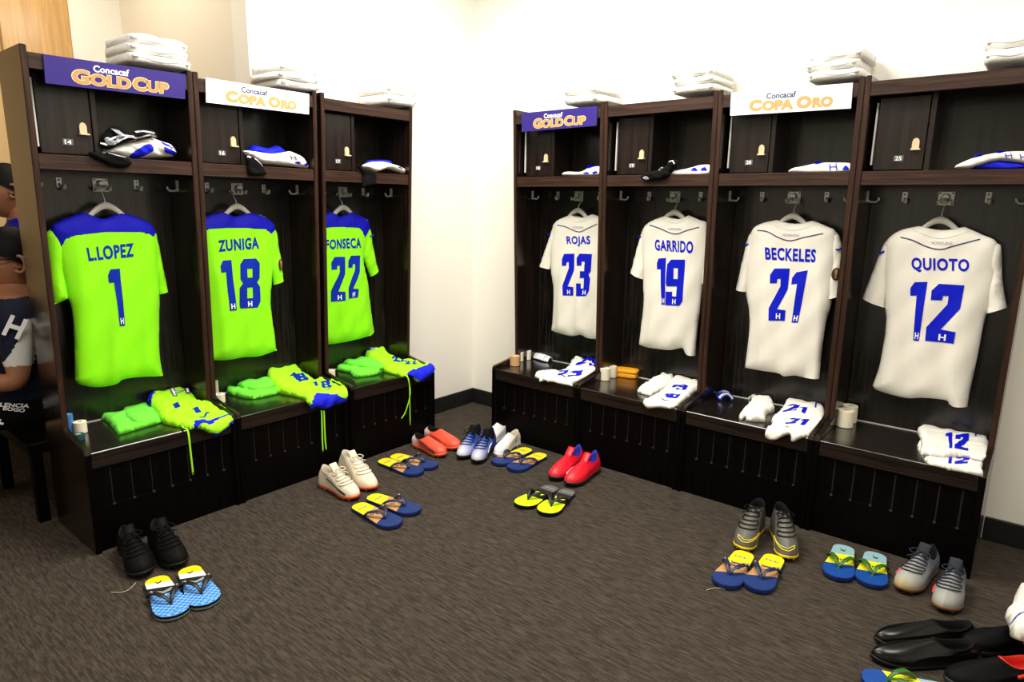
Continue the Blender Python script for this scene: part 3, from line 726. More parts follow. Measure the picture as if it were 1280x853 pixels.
# --- right locker 2
F = FR[1]
b = BenchCloth(F, [(798, 484.5), (812, 475), (825, 468), (836, 456), (846, 453.5), (853, 459), (848, 468), (836, 479), (820, 489), (814, 492), (799, 488)], (.060, .016), .014, 0, .003, .06, 2)
r = b.root('folded_socks', 'folded white socks on the bench beside the white shorts numbered 19', 'socks'); b.c.out('cloth', 'white_fabric', r)
b = BenchCloth(F, [(846, 459), (858, 458), (876, 458), (878, 480), (866, 490), (851.5, 502), (839, 510), (824, 511.3), (810, 511, 'c'), (802.5, 506), (807, 498.6), (821.6, 491), (833, 481), (842, 470)], (.060, .018), .012, 0, .0028, .06, 3)
r = b.root('shorts', 'folded white shorts with blue number 19 on the bench edge', 'shorts'); b.c.out('cloth', 'white_fabric', r)
for ch, q in (('1', [(840, 483.5), (848, 483), (844, 487), (836, 487)]), ('9', [(848, 483), (860, 485), (856, 490), (844, 489)]), ('1', [(831, 495), (837, 494), (835, 498), (827, 498)]), ('9', [(838, 494), (851, 495), (846, 500), (833, 499)])):
    b.text('number_print', ch, q, 'print_blue', r)
b.c.ribbon('print_mark', b.uv([(825, 500), (830, 501.3), (838, 502)]), .006, 'navy_ink', r)
# --- right locker 3
F = FR[2]
b = BenchCloth(F, [(924.5, 513.5), (933, 506), (940, 495), (944, 486), (957, 484), (960, 491), (971, 493), (969, 508), (960, 512), (957, 521.5, 'c'), (934.5, 520), (932, 517), (926, 519)], .034, .02, 0, .006, .06, 2)
r = b.root('folded_socks', 'crumpled white socks in the middle of the bench under jersey number 21', 'socks'); b.c.out('cloth', 'white_fabric', r)
b = BenchCloth(F, [(989, 488), (999.5, 484.5), (1018, 486), (1036, 485), (1036, 500), (1032, 521), (1015.5, 540), (1003, 547), (993, 552), (989, 552), (985, 545.5), (970, 550), (958.5, 548), (956, 541), (965, 529), (965, 521), (978, 508), (985, 496)], (.050, .018), .012, 0, .0028, .06, 4)
r = b.root('shorts', 'folded white shorts with blue number 21 and a crest on the bench', 'shorts'); b.c.out('cloth', 'white_fabric', r)
b.text('crest_letter', 'H', [(1021, 494), (1036, 496), (1032, 513), (1018, 513)], 'print_blue', r, .002, -.015)
for ch, q in (('2', [(984, 508), (1000, 509), (996, 515), (978, 518)]), ('1', [(1000, 511), (1009, 513), (1006, 519), (998, 517)]), ('2', [(988, 525), (1001, 524.5), (995, 531), (981, 532)]), ('1', [(1002, 527), (1012, 527), (1005, 533), (996, 533)])):
    b.text('number_print', ch, q, 'print_blue', r)
b.c.ribbon('print_mark', b.uv([(982, 534), (989, 535.3), (997, 535)]), .006, 'navy_ink', r); b.c.ribbon('print_mark', b.uv([(992, 501), (994, 499), (999, 499)]), .010, 'print_blue', r)
# --- right locker 4
F = FR[3]
b = BenchCloth(F, [(1147, 555), (1157, 545), (1200, 545), (1235, 553), (1234, 572), (1229, 594, 'c'), (1205, 592), (1183, 590, 'c'), (1180, 586), (1159, 583, 'c'), (1155, 570)], .020, .012, 0, .0025, .07, 1)
r = b.root('shorts', 'folded white shorts with blue number 12 at the right end of the rightmost bench', 'shorts'); b.c.out('lower_fold', 'white_fabric', r)
for ch, q in (('1', [(1183, 572), (1190, 572), (1189, 581), (1182, 581)]), ('2', [(1194, 572), (1212, 573), (1210, 582), (1193, 581)])): b.text('number_print', ch, q, 'print_blue', r)
b2 = BenchCloth(F, [(1147, 535), (1157, 526), (1175, 521), (1194, 517.5), (1213, 519), (1231, 526), (1237, 541), (1235, 571), (1205, 567), (1180, 568), (1150, 563, 'c'), (1152, 548)], .020, .012, .020, .003, .07, 1, zp=ZB+.036)
b2.c.out('top_fold', 'white_fabric', r)
b2.text('number_print', '1', [(1181, 543), (1190, 542), (1190, 563), (1184, 562)], 'print_blue', r); b2.text('number_print', '2', [(1193, 545), (1211, 544), (1211, 566), (1193, 563)], 'print_blue', r)
b2.text('crest_letter', 'H', [(1213, 525), (1232, 533), (1236, 547), (1219, 546)], 'print_blue', r, .002, -.02)

# ------------------------------------------------------------------ small things on the benches
def tape(F, px, py, rad, h, m, label, lift=0.0, core='tape_white'):
    u, w = F.flat(px, py, ZB+lift); z = ZB+lift
    c = F.p(u, w, z+.0006)
    r = thing('tape_roll', label, 'tape', tuple(c), F.rz)
    prof = [(.35*rad, 0), (rad*.96, 0), (rad, .001), (rad, h-.001), (rad*.96, h), (.40*rad, h)]
    G().lathe(prof, c, 'z', 28).out('tape_band', m, r, smooth=False)
    G().lathe([(.30*rad, .0), (.40*rad, .0), (.40*rad, h-.0008), (.30*rad, h-.0008), (.30*rad, 0)], c, 'z', 20).out('core', core, r, smooth=False)
    return r
tape(FL[0], 101, 541, .024, .046, 'tape_white', 'white tape roll at the left end of the nearest left bench')
tape(FL[0], 88, 542, .015, .080, 'tape_blue', 'blue tape roll standing behind the white one on the nearest left bench')
tape(FL[0], 99, 550, .020, .024, 'tape_teal', 'dark teal tape roll in front of the white one on the nearest left bench')
tape(FL[1], 275, 503, .024, .040, 'tape_white', 'white tape roll by the divider on the middle left bench')
tape(FL[1], 271, 493, .010, .070, 'tape_white', 'thin tall white tape roll behind the wider one on the middle left bench')
tape(FL[2], 413, 471, .026, .036, 'tape_white', 'white tape roll by the divider on the left bench nearest the corner')
tape(FL[2], 411, 461, .022, .052, 'tape_yellow', 'yellow tape roll behind a white one on the left bench nearest the corner')
tape(FR[0], 643.5, 457, .029, .058, 'tape_tan', 'tan tape roll on the right row bench nearest the corner')
tape(FR[0], 649.5, 451.5, .023, .056, 'tape_white', 'white tape roll half hidden behind the tan one')
tape(FR[0], 659.5, 449.5, .020, .056, 'tape_white', 'white tape roll between the tan one and the white shin guard')
tape(FR[1], 756, 475, .027, .066, 'tape_white', 'front white tape roll beside the orange case')
tape(FR[1], 765, 471.5, .024, .062, 'tape_white', 'white tape roll behind the front one by the orange case')
tape(FR[3], 1055.5, 533, .033, .074, 'tape_white', 'front cream tape roll on the rightmost bench')
tape(FR[3], 1060.5, 527, .032, .074, 'tape_white', 'cream tape roll right behind the front one on the rightmost bench')
tape(FR[3], 1047.5, 519, .009, .074, 'tape_white', 'thin cream tape roll against the divider behind the wide rolls')
def guard(F, px, py, L, Wd, ang, m, name, label, deco):
    u, w = F.flat(px, py, ZB+.015)
    r = thing(name, label, 'shin guard', tuple(F.p(u, w, ZB)), F.rz)
    V = []; nu, nv = 15, 9; ca, sa = math.cos(ang), math.sin(ang)
    def P(s, t, e):
        x = (s-.5)*L; hw = Wd*(.36+.14*math.sin(PI*min(1, .15+.8*s)))*(1-max(0, abs(s-.5)-.40)*3.2); a = (t-.5)*2.0
        y = hw*math.sin(a)/math.sin(1.0)*1.0; z = .006+(math.cos(a)-math.cos(1.0))*Wd*.72+.004*math.sin(s*PI)+e
        return F.p(u+x*ca-y*sa, w+x*sa+y*ca, ZB+z)
    for e in (0, -.004):
        V += [P(i/(nu-1), j/(nv-1), e) for i in range(nu) for j in range(nv)]
    N = nu*nv; Fc = []
    for i in range(nu-1):
        for j in range(nv-1):
            k = i*nv+j; Fc += [(k, k+nv, k+nv+1, k+1), (N+k, N+k+1, N+k+nv+1, N+k+nv)]
    for i in range(nu-1):
        for j in (0, nv-1):
            k = i*nv+j; Fc.append((k, k+nv, N+k+nv, N+k))
    for j in range(nv-1):
        for i in (0, nu-1):
            k = i*nv+j; Fc.append((k, k+1, N+k+1, N+k))
    g = G(); g.add(V, Fc); g.out('shell', m, r, smooth=True)
    for s0, s1, t0, t1, mm in deco:
        VV = [P(s0+(s1-s0)*i/4, t0+(t1-t0)*j/6, .0012) for i in range(5) for j in range(7)]
        build('shell_stripe', VV, [(i*7+j, i*7+7+j, i*7+8+j, i*7+1+j) for i in range(4) for j in range(6)], mm, r)
guard(FR[0], 679, 447, .14, .075, .25, 'guard_white', 'shin_guard', 'white shin guard on the right row bench nearest the corner', [(.2, .24, .1, .9, 'grey_ink'), (.76, .80, .1, .9, 'grey_ink')])
guard(FR[2], 906, 495, .10, .085, 1.05, 'guard_blue', 'shin_guard', 'blue and white shin guard under jersey number 21', [(.80, .86, .05, .95, 'white_ink'), (.90, .94, .05, .95, 'white_ink'), (.40, .46, .35, .8, 'white_ink'), (.55, .62, .30, .65, 'white_ink')])
# orange case
F = FR[1]; u, w = F.flat(783, 471, ZB)
r = thing('case', 'small orange case lying beside the white tape rolls', 'case', tuple(F.p(u, w, ZB)), F.rz)
def slab(name, L, Wd, z0, z1, m, inset=0):
    g = G(); ca, sa = math.cos(-.25), math.sin(-.25); o = []
    for zz, k in ((z0, .93), (z0+.006, 1), (z1-.006, 1), (z1, .92)):
        for i in range(24):
            a = 2*PI*i/24; cx, sy = math.cos(a), math.sin(a)
            x = math.copysign(abs(cx)**.45, cx)*L/2*k; y = math.copysign(abs(sy)**.45, sy)*Wd/2*k
            o.append(F.p(u+x*ca-y*sa, w+x*sa+y*ca, ZB+zz))
    g.add(o, [(i*24+k, i*24+(k+1) % 24, i*24+24+(k+1) % 24, i*24+24+k) for i in range(3) for k in range(24)]+[tuple(range(24)), tuple(range(72, 96))])
    g.out(name, m, r, smooth=False)
slab('base', .125, .066, .0005, .024, 'soap_orange'); slab('lid', .131, .071, .0245, .046, 'soap_orange')

# ------------------------------------------------------------------ clothes on the shelves
class ShelfCloth:
    def __init__(s, F, L, w0, T, R=.02, amp=.003, sc=.05, ph=0.):
        s.F = F; s.w0 = w0
        P = pxs(F, L, w0+T*.7)
        s.c = Cloth(P, F.fmap(w0), T, R, noise_wr(amp, sc, ph), step=.010); s.P = P
    def f(s, L): return [p[:2] for p in pxs(s.F, L, s.w0+s.c.T*.7)]
    def root(s, name, label, cat):
        z = min(p[1] for p in s.P); return thing(name, label, cat, tuple(s.F.p(np.mean([p[0] for p in s.P]), s.w0, z)), s.F.rz)
    def poly(s, nm, L, m, root, e=.002):
        V, Fc = curve_fill([catmull(s.f(L), 3)]); return s.c.patch(nm, V, Fc, m, root, e, .008)
    def lines(s, nm, LL, w, m, root):
        for L in LL: s.c.ribbon(nm, s.f(L), w, m, root, .002)
    def text(s, ch, q, m, root, bold=-.01):
        V, Fc = text_fill(ch, bold); s.c.patch('crest_letter', quad(V, s.f(q)), Fc, m, root, .002, .008)
F = FL[0]
c = ShelfCloth(F, [(128, 191.5), (140, 183), (158, 178), (171, 175), (186, 169.5), (201, 175), (217, 180.5), (223, 190), (221, 195), (206, 196.5), (189, 197), (173, 198), (161, 198), (140, 195)], .165, .04, .03, .004)
r = c.root('folded_shirt', 'folded white and blue shirt on the shelf of the nearest left locker', 'shirt'); c.c.out('cloth', 'white_fabric', r)
c.poly('blue_panel', [(161, 195), (173, 185), (185, 180), (190, 187), (184, 193), (172, 198.5)], 'blue_trim', r); c.poly('blue_panel', [(203.4, 183.6), (213, 188), (221, 192), (220, 195), (212, 193), (204.5, 190)], 'blue_trim', r)
c.poly('blue_panel', [(200, 177), (208, 180), (212, 184), (204, 181)], 'blue_trim', r); c.text('H', [(210, 180), (217, 183), (219, 189), (212, 187)], 'print_blue', r)
c = ShelfCloth(F, [(127, 180), (130, 168.4), (139, 159), (152, 158.5), (161, 165), (176, 163), (191, 162), (199, 169), (190, 172), (170, 175), (154, 180), (140, 186), (131, 186)], .205, .022, .02, .004, .04)
r = c.root('glove', 'black goalkeeper glove with grey stripes on the nearest left locker shelf', 'glove'); c.c.out('glove_body', 'black_fabric', r)
c.lines('stripe', [[(139+2.6*i, 161+.6*i), (144+3*i, 166+.7*i), (149+3.5*i, 169.5+.6*i)] for i in range(4)], .004, 'grey_ink', r)
c.lines('stripe', [[(132, 177), (140, 173), (152, 169.5), (166, 171)], [(146, 178), (158, 171.5), (172, 172.5), (186, 169), (196, 171)], [(170, 165), (180, 164), (192, 167)]], .006, 'guard_white', r)
c.poly('wrist_strap', [(130, 174), (134, 171.5), (142, 176), (148, 171), (151, 172), (143, 181), (135, 181)], 'grey_ink', r)
c.poly('wrist_strap', [(124.5, 178.5), (131, 179), (133, 182), (127, 180.5)], 'guard_white', r)
c = ShelfCloth(F, [(113, 190), (122, 190), (131, 193), (139, 189), (152, 193), (163, 198), (166.4, 205), (159, 210), (144, 209), (130, 203), (116, 196)], .245, .026, .02, .003)
r = c.root('sock', 'black sock bunched over the shelf edge of the nearest left locker', 'sock'); c.c.out('cloth', 'black_fabric', r); c.lines('stripe', [[(136, 191), (146, 194.5), (157, 196.5)]], .004, 'grey_ink', r)
F = FL[1]
c = ShelfCloth(F, [(314, 189), (316, 185.5), (320, 181.2), (338, 185), (350, 182), (360, 191.5), (352, 197), (330, 197)], .15, .04, .02)
r = c.root('folded_cloth', 'folded blue cloth behind the white shirt on the middle left shelf', 'cloth'); c.c.out('cloth', 'blue_trim', r)
c = ShelfCloth(F, [(307.6, 189.5), (317, 188.5), (342, 192), (365, 189, 'c'), (380, 196), (387, 208.5), (385, 210.5), (366, 208), (344, 205.5), (324, 203)], .20, .035, .02, .002)
r = c.root('folded_shirt', 'folded white shirt with blue marks on the middle left shelf', 'shirt'); c.c.out('cloth', 'white_fabric', r)
c.text('H', [(361, 194), (367, 194), (369, 200), (363, 200)], 'navy_ink', r); c.poly('print_mark', [(367, 203), (372, 202), (374, 205), (369, 204.5)], 'print_blue', r); c.poly('print_mark', [(378, 206), (382, 204), (384, 208), (380, 207)], 'print_blue', r)
c = ShelfCloth(F, [(308, 197), (314, 196), (323, 200.5), (334.7, 216), (330, 219), (320, 219.5), (312, 218.5), (310, 205)], .25, .014, .015, .002)
r = c.root('sock', 'black sock hanging over the middle left shelf edge', 'sock'); c.c.out('cloth', 'black_fabric', r); c.lines('stripe', [[(318, 198), (324, 203), (328.5, 208)]], .005, 'guard_white', r); c.lines('stripe', [[(309, 195.8), (311.5, 195.9), (314, 197)]], .006, 'white_ink', r)
F = FL[2]
c = ShelfCloth(F, [(463, 201), (476, 199.8), (489, 200.6), (490, 206), (464, 206)], .16, .03, .015)
r = c.root('folded_cloth', 'folded blue cloth behind white shirt on the left shelf nearest the corner', 'cloth'); c.c.out('cloth', 'blue_trim', r)
c = ShelfCloth(F, [(456, 208), (465, 203), (476, 202), (486, 203), (505, 209.5), (511, 216), (509, 217.7), (497, 214), (486, 211), (471, 215)], .20, .03, .015, .002)
r = c.root('folded_shirt', 'folded white shirt on the left shelf nearest the corner', 'shirt'); c.c.out('cloth', 'white_fabric', r); c.lines('print_mark', [[(496, 209), (499, 209.5), (502, 211)]], .006, 'navy_ink', r)
c = ShelfCloth(F, [(447, 206), (455.4, 210), (471, 215), (471, 229), (465, 232), (458.5, 233.3), (454, 233), (455, 218)], .25, .014, .015, .002)
r = c.root('sock', 'black sock hanging over the left shelf nearest the corner', 'sock'); c.c.out('cloth', 'black_fabric', r)
F = FR[0]
c = ShelfCloth(F, [(702.5, 217), (706, 214.5), (724, 214.5), (737, 208.3), (748, 208), (751, 210), (751, 219.8), (704.4, 220)], .19, .035, .012, .0015)
r = c.root('folded_shirt', 'folded white shirt with blue marks on the shelf under the purple-blue corner sign', 'shirt'); c.c.out('cloth', 'white_fabric', r)
c.poly('print_mark', [(733, 210), (738, 206.5), (744, 208), (738, 210.5)], 'blue_trim', r); c.poly('print_mark', [(731, 216.5), (735, 215), (738, 217.5), (733, 217.5)], 'print_blue', r); c.poly('print_mark', [(742, 216), (746, 214), (748, 216), (744, 217.5)], 'print_blue', r)
F = FR[1]
c = ShelfCloth(F, [(834, 214), (855, 211), (874, 206), (887, 207), (887, 219), (836, 219.5)], .19, .035, .012, .0015)
r = c.root('folded_shirt', 'folded white shirt beside the black gloves on the shelf', 'shirt'); c.c.out('cloth', 'white_fabric', r)
c.poly('print_mark', [(865, 213), (869, 209), (873, 213.5), (869, 214)], 'print_blue', r); c.poly('print_mark', [(877, 212.5), (882, 209), (885, 213), (881, 213.5)], 'print_blue', r)
c = ShelfCloth(F, [(822, 213), (830.6, 207), (836, 201), (845, 200.2), (847, 205), (842, 211), (836, 217), (828, 218)], .225, .025, .015, .003)
r = c.root('glove', 'rear black glove with white tab lying on the other black glove', 'glove'); c.c.out('glove_body', 'black_fabric', r); c.lines('stripe', [[(837, 202.5), (840, 200.8), (842.5, 202.5), (844, 205)]], .004, 'white_ink', r)
c = ShelfCloth(F, [(800, 220.3), (806, 215.6), (822, 212.5), (832, 213), (836, 217), (833, 221), (828, 224), (811, 226.4), (801.6, 224)], .245, .024, .015, .003)
r = c.root('glove', 'front black glove hanging over the shelf edge beside folded white shirt', 'glove'); c.c.out('glove_body', 'black_fabric', r); c.lines('stripe', [[(823, 213), (826, 210.8), (829.5, 209.5)]], .006, 'white_ink', r); c.poly('palm_pad', [(804, 222), (809, 220.5), (812, 224), (807, 225)], 'grey_ink', r)
F = FR[2]
c = ShelfCloth(F, [(988, 210.6), (1004, 207), (1021, 203.5), (1043, 203), (1063, 204.5), (1063, 216), (990, 216.5)], .19, .035, .012, .0015)
r = c.root('folded_shirt', 'folded white shirt with blue marks on the shelf behind door number 20', 'shirt'); c.c.out('cloth', 'white_fabric', r)
c.text('H', [(1037, 205), (1046, 204), (1048, 213), (1038, 213)], 'print_blue', r); c.poly('print_mark', [(1054, 212), (1058, 207), (1062, 211), (1059, 213)], 'print_blue', r); c.poly('print_mark', [(1018, 205), (1022, 202), (1028, 203.5), (1022, 205.5)], 'blue_trim', r)
F = FR[3]
c = ShelfCloth(F, [(1206, 210), (1215, 206), (1236, 201), (1264, 201), (1290, 206), (1296, 211), (1250, 213.5)], .185, .035, .012, .002)
r = c.root('folded_cloth', 'shiny blue cloth under the white shirt on the rightmost shelf', 'cloth'); c.c.out('cloth', 'blue_trim', r)
c = ShelfCloth(F, [(1193.3, 207), (1213, 198), (1236, 192), (1260, 189), (1285, 189), (1300, 194), (1302, 209), (1285, 206), (1267, 202.5), (1244, 201.5), (1213, 210.5), (1197, 211)], .20, .035, .012, .002)
r = c.root('folded_shirt', 'folded white shirt with blue crest on the rightmost shelf', 'shirt'); c.c.out('cloth', 'white_fabric', r)
c.text('H', [(1256, 192), (1264, 190), (1266, 198), (1258, 198.5)], 'print_blue', r); c.text('H', [(1275, 193), (1283, 192), (1284, 201), (1276, 200)], 'print_blue', r); c.poly('print_mark', [(1216, 197), (1222, 191.5), (1228, 194), (1222, 196)], 'blue_trim', r); c.poly('print_mark', [(1245, 191), (1250, 188), (1256, 189), (1250, 191.5)], 'blue_trim', r)

# ------------------------------------------------------------------ towels on top of the lockers
def towels(F, L, R_, ztop, n, where, seed):
    """stack of folded towels between two pixels of the front edge"""
    rnd = random.Random(seed)
    u0 = F.front(*L, .25)[0]; u1 = F.front(*R_, .25)[0]; z = 1.831; th = (ztop-z)/n
    for k in range(n):
        nm = ('bottom' if k == 0 else 'topmost' if k == n-1 else 'middle')
        a = u0+rnd.uniform(-.006, .01); b = u1+rnd.uniform(-.01, .006)
        lab = f'{nm} folded white towel of the stack {where}' if n > 1 else f'folded white towel {where}'
        r = thing('folded_towel', lab, 'towel', tuple(F.p((a+b)/2, .15, z)), F.rz, 'white towels on the lockers')
        V = []; nu, prof = 9, []
        w0, w1 = .015, .268+rnd.uniform(-.006, .006); h = th*.97
        for i in range(9):           # front roll
            t = -PI/2+PI*i/8; prof.append((w1-h*.5+h*.5*math.cos(t), h*.5+h*.5*math.sin(t)))
        for i in range(1, 6): prof.append((w1-h*.5-(w1-h*.5-w0)*i/5, h))
        for i in range(1, 5): prof.append((w0, h-h*i/4))
        for i in range(1, 5): prof.append((w0+(w1-h*.5-w0)*i/5, 0))
        for i in range(nu):
            s = i/(nu-1); dz = .006*math.sin(s*PI*2+k+seed)*(k+1)/n; kk = 1 if 0 < i < nu-1 else .86
            for w, zz in prof: V.append(F.p(a+(b-a)*s, w*kk+.14*(1-kk)+.004*math.sin(s*7+k*2+seed), z+(zz-h/2)*kk+h/2+(abs(dz) if zz > h*.5 else abs(dz)*.4*(k > 0))))
        m = len(prof)
        Fc = [(i*m+j, i*m+(j+1) % m, i*m+m+(j+1) % m, i*m+m+j) for i in range(nu-1) for j in range(m)]+[tuple(range(m)), tuple((nu-1)*m+j for j in range(m))]
        g = G(); g.add(V, Fc); g.out('towel_body', 'towel_white', r, smooth=True)
        # the fold line at the front, between the two layers
        g = G(); g.tube([F.p(a+(b-a)*(.03+.94*i/8), w1-.004+.004*math.sin(i/8*7+k*2+seed), z+h*.52+.003*math.sin(i+seed)) for i in range(9)], .006, 6)
        g.out('folded_edge', 'towel_white', r, smooth=True)
        z += th
towels(FL[0], (162, 75), (236, 88), 1.935, 3, 'on the nearest left locker', 1)
towels(FL[1], (347, 105), (397, 114), 1.925, 3, 'on the middle left locker', 2)
towels(FL[2], (483, 130), (520, 136), 1.93, 2, 'on the left locker nearest the corner', 3)
towels(FR[0], (706, 132), (749, 128), 1.915, 2, 'above the purple-blue sign by the corner', 4)
towels(FR[1], (840, 120), (893, 113), 1.930, 3, 'on the second right locker from the corner', 5)
towels(FR[2], (1007, 104), (1075, 98), 1.935, 3, 'above the white sign in the right row', 6)
towels(FR[3], (1229, 84), (1300, 78), 1.920, 2, 'at the right end of the right row', 7)
# ------------------------------------------------------------------ shoes and flip-flops on the carpet
def grad(name, stops, rough=.5, axis=0, scale=1.0, interp='LINEAR', skew=0.0, spec=.4, noise=0.0):
    m, nt, b = nodes(name)
    tc = tex(nt, 'ShaderNodeTexCoord'); sp = tex(nt, 'ShaderNodeSeparateXYZ'); nt.links.new(tc.outputs['Object'], sp.inputs[0])
    k = tex(nt, 'ShaderNodeMath', operation='MULTIPLY_ADD'); nt.links.new(sp.outputs[1], k.inputs[0]); k.inputs[1].default_value = skew; nt.links.new(sp.outputs[0], k.inputs[2])
    mm = tex(nt, 'ShaderNodeMath', operation='MULTIPLY'); nt.links.new(k.outputs[0], mm.inputs[0]); mm.inputs[1].default_value = scale
    r = ramp(nt, mm.outputs[0], stops); r.color_ramp.interpolation = interp
    nt.links.new(r.outputs['Color'], b.inputs['Base Color']); b.inputs['Roughness'].default_value = rough; b.inputs['Specular IOR Level'].default_value = spec
    n = tex(nt, 'ShaderNodeTexNoise', Scale=260.0, Detail=2.0); nt.links.new(tc.outputs['Object'], n.inputs['Vector']); bump(nt, b, n.outputs['Fac'], .12, .002)
    return m, nt, b, r
SL = .285
def tabl(s, T):
    xs, ys = zip(*T); return float(np.interp(s, xs, ys))
SHOEW = [(0, 0), (.015, .014), (.05, .023), (.12, .030), (.35, .030), (.55, .037), (.72, .0445), (.84, .040), (.92, .031), (.97, .019), (1, 0)]
class Shoe:
    def __init__(s, heel, toe, side, label, o):
        h = at_floor(*heel, .02); t = at_floor(*toe, .02); d = t-h; Lm = math.hypot(d[0], d[1]); rz = math.atan2(d[1], d[0])
        s.L = L = o.get('L', min(max(Lm, .265), .30)); mid = (h+t)/2
        org = (mid[0]-math.cos(rz)*L/2, mid[1]-math.sin(rz)*L/2, 0)
        s.r = r = thing(o.get('name', 'football_boot'), label, o.get('cat', 'boot'), org, rz, o.get('group'))
        s.M = np.array(ROOTM[r.name]); s.side = side; s.o = o
        s.zs = o.get('stud', .009); s.H = o.get('H', 1.0)
        n, K = 44, 13; s.n = n
        V = [s.surf(i/n, k/(K-1)) for k in range(K) for i in range(n)]
        F = [(k*n+i, k*n+(i+1) % n, (k+1)*n+(i+1) % n, (k+1)*n+i) for k in range(K-1) for i in range(n)]
        s.put('upper', V, F, o['mat'])
        # lining: rim, down the inside, insole
        rings = []
        for f, dz in ((1, 0), (.96, .0035), (.88, .001), (.84, -.02)):
            ring = []
            for i in range(n):
                p = s.surf(i/n, 1.0); c = np.array([s.xc*L, 0, 0]); q = c+(p-c)*np.array([f, f, 1]); q[2] = p[2]+dz; ring.append(q)
            rings.append(ring)
        rings.append([np.array([s.xc*L+(q[0]-s.xc*L)*.95, q[1]*.95, s.zs+.022]) for q in rings[-1]])
        V = [q for R in rings for q in R]; F = [(k*n+i, k*n+(i+1) % n, (k+1)*n+(i+1) % n, (k+1)*n+i) for k in range(len(rings)-1) for i in range(n)]+[tuple((len(rings)-1)*n+i for i in range(n))]
        s.put('lining', V, F, o.get('lining', o['mat']))
        # sole
        V = []
        for z, k in ((s.zs, .97), (s.zs+.003, 1.03), (s.zs+.010, 1.035), (s.zs+o.get('lip', .014), 1.0)):
            for i in range(n):
                p = s.outline(i/n); V.append(np.array([L/2+(p[0]-L/2)*(1+(k-1)*.5), p[1]*k, z+s.rise(p[0]/L)]))
        s.put('sole', V, [(k*n+i, k*n+(i+1) % n, (k+1)*n+(i+1) % n, (k+1)*n+i) for k in range(3) for i in range(n)]+[tuple(range(n)), tuple(3*n+i for i in range(n))], o['sole'])
        if s.zs > .004:
            for x, y in ((.08, .018), (.08, -.018), (.20, .019), (.20, -.019), (.60, .026), (.60, -.026), (.74, .030), (.74, -.030), (.87, .022), (.87, -.022)):
                g = G(); c = s.w((x*L, y, 0)); g.lathe([(.0001, 0), (.0042, 0), (.0062, s.zs+.004+s.rise(x)), (.0001, s.zs+.004+s.rise(x))], c, 'z', 8); g.out('stud', o.get('studmat', o['sole']), r)
        if o.get('laces'):
            P = []; rows = o.get('rows', 6)
            for j in range(rows):
                k = .50+.46*j/(rows-1); sg = 1 if j % 2 else -1
                for tt in (-.11, -.06, 0, .06, .11): P.append(s.surf(sg*tt*(1.25-.25*k), k+.035*(tt*sg+.11)/.22, .0035))
            g = G(); g.tube([s.w(p) for p in catmull([tuple(p) for p in P], 3, False)], .0021, 5); g.out('laces', o['laces'], r, smooth=True)
            P = [s.surf(0, .97, .004)]
            for sg in (1, -1):
                p0 = s.surf(0, .97, .004); lp = [p0, p0+np.array([.004, sg*.016, .010]), p0+np.array([.014, sg*.034, .002]), p0+np.array([.018, sg*.020, -.004]), p0+np.array([.002, sg*.004, .002]), p0+np.array([.022, sg*.014, -.006]), p0+np.array([.036, sg*.034, -.016])]
                g = G(); g.tube([s.w(p) for p in catmull([tuple(p) for p in lp], 4, False)], .0019, 5); g.out('lace_bow', o['laces'], r, smooth=True)
        if o.get('tongue'):
            p0 = s.surf(0, 1.0); V = []
            for j in range(5):
                for i in range(7):
                    a = (i/6-.5)*2; V.append(p0+np.array([.018-.010*j-.006*a*a, a*.019, -.010+.009*j-.004*a*a]))
            V2 = [v+np.array([-.004, 0, -.002]) for v in V]; N = 35
            F = [(j*7+i, j*7+i+1, j*7+i+8, j*7+i+7) for j in range(4) for i in range(6)]
            F += [(N+q[3], N+q[2], N+q[1], N+q[0]) for q in F]+[(28+i, 29+i, N+29+i, N+28+i) for i in range(6)]+[(j*7, j*7+7, N+j*7+7, N+j*7) for j in range(4)]+[(j*7+6, N+j*7+6, N+j*7+13, j*7+13) for j in range(4)]
            s.put('tongue', V, F if False else F, o.get('tonguemat', o['mat']), V2)
        for nm, path, wd, mm in o.get('marks', []):
            g = G(); g.tube([s.w(s.surf(t*side, k, .0012)) for t, k in catmull(path, 4, False)], wd, 6); g.out(nm, mm, r, smooth=True)
    def rise(s, x): return .010*max(0, (x-.72)/.28)**2+.002*max(0, (.1-x)/.1)
    def put(s, nm, V, F, m, V2=None):
        VV = list(V)+(list(V2) if V2 else []); return build(nm, [s.w(v) for v in VV], F, m, s.r)
    def w(s, p): return (s.M@np.array([p[0], p[1], p[2], 1]))[:3]
    def outline(s, t):
        x = (1+math.cos(2*PI*t))/2; x = x**.92 if x > 0 else 0
        y = tabl(x, SHOEW)*(1 if (t % 1) < .5 else -1)
        return np.array([x*s.L, y*s.o.get('wide', 1)+s.side*.007*math.sin(PI*x)*-1+s.side*.004*x, 0])
    xc = .27
    def surf(s, t, k, e=0.0):
        L = s.L; H = s.H; c, sn = math.cos(2*PI*t), math.sin(2*PI*t)
        o = s.outline(t); z0 = s.zs+.010+s.rise(o[0]/L)
        hf, hb, hm = s.o.get('hf', .098)*H, s.o.get('hb', .088)*H, s.o.get('hm', .070)*H
        rx = s.o.get('rx', .185)
        P3 = np.array([(s.xc+rx*c)*L, .027*sn, hm+(hf-hm)*max(0, c)**2+(hb-hm)*max(0, -c)**2+s.zs*.5])
        P0 = np.array([o[0], o[1], z0])
        f = max(0, c)**1.5
        C1 = np.array([o[0]+.006*c, o[1]*1.07, z0+.034+.010*(1-f)])
        q = .50 if c > 0 else .35
        C2 = P0*(1-q)+P3*q; C2[2] = z0+(P3[2]-z0)*(.62 if c > 0 else .66)+.004*f
        if c > 0: C2[1] = (o[1]*.55+P3[1]*.45)
        a = 1-k; p = P0*a**3+C1*3*a*a*k+C2*3*a*k*k+P3*k**3
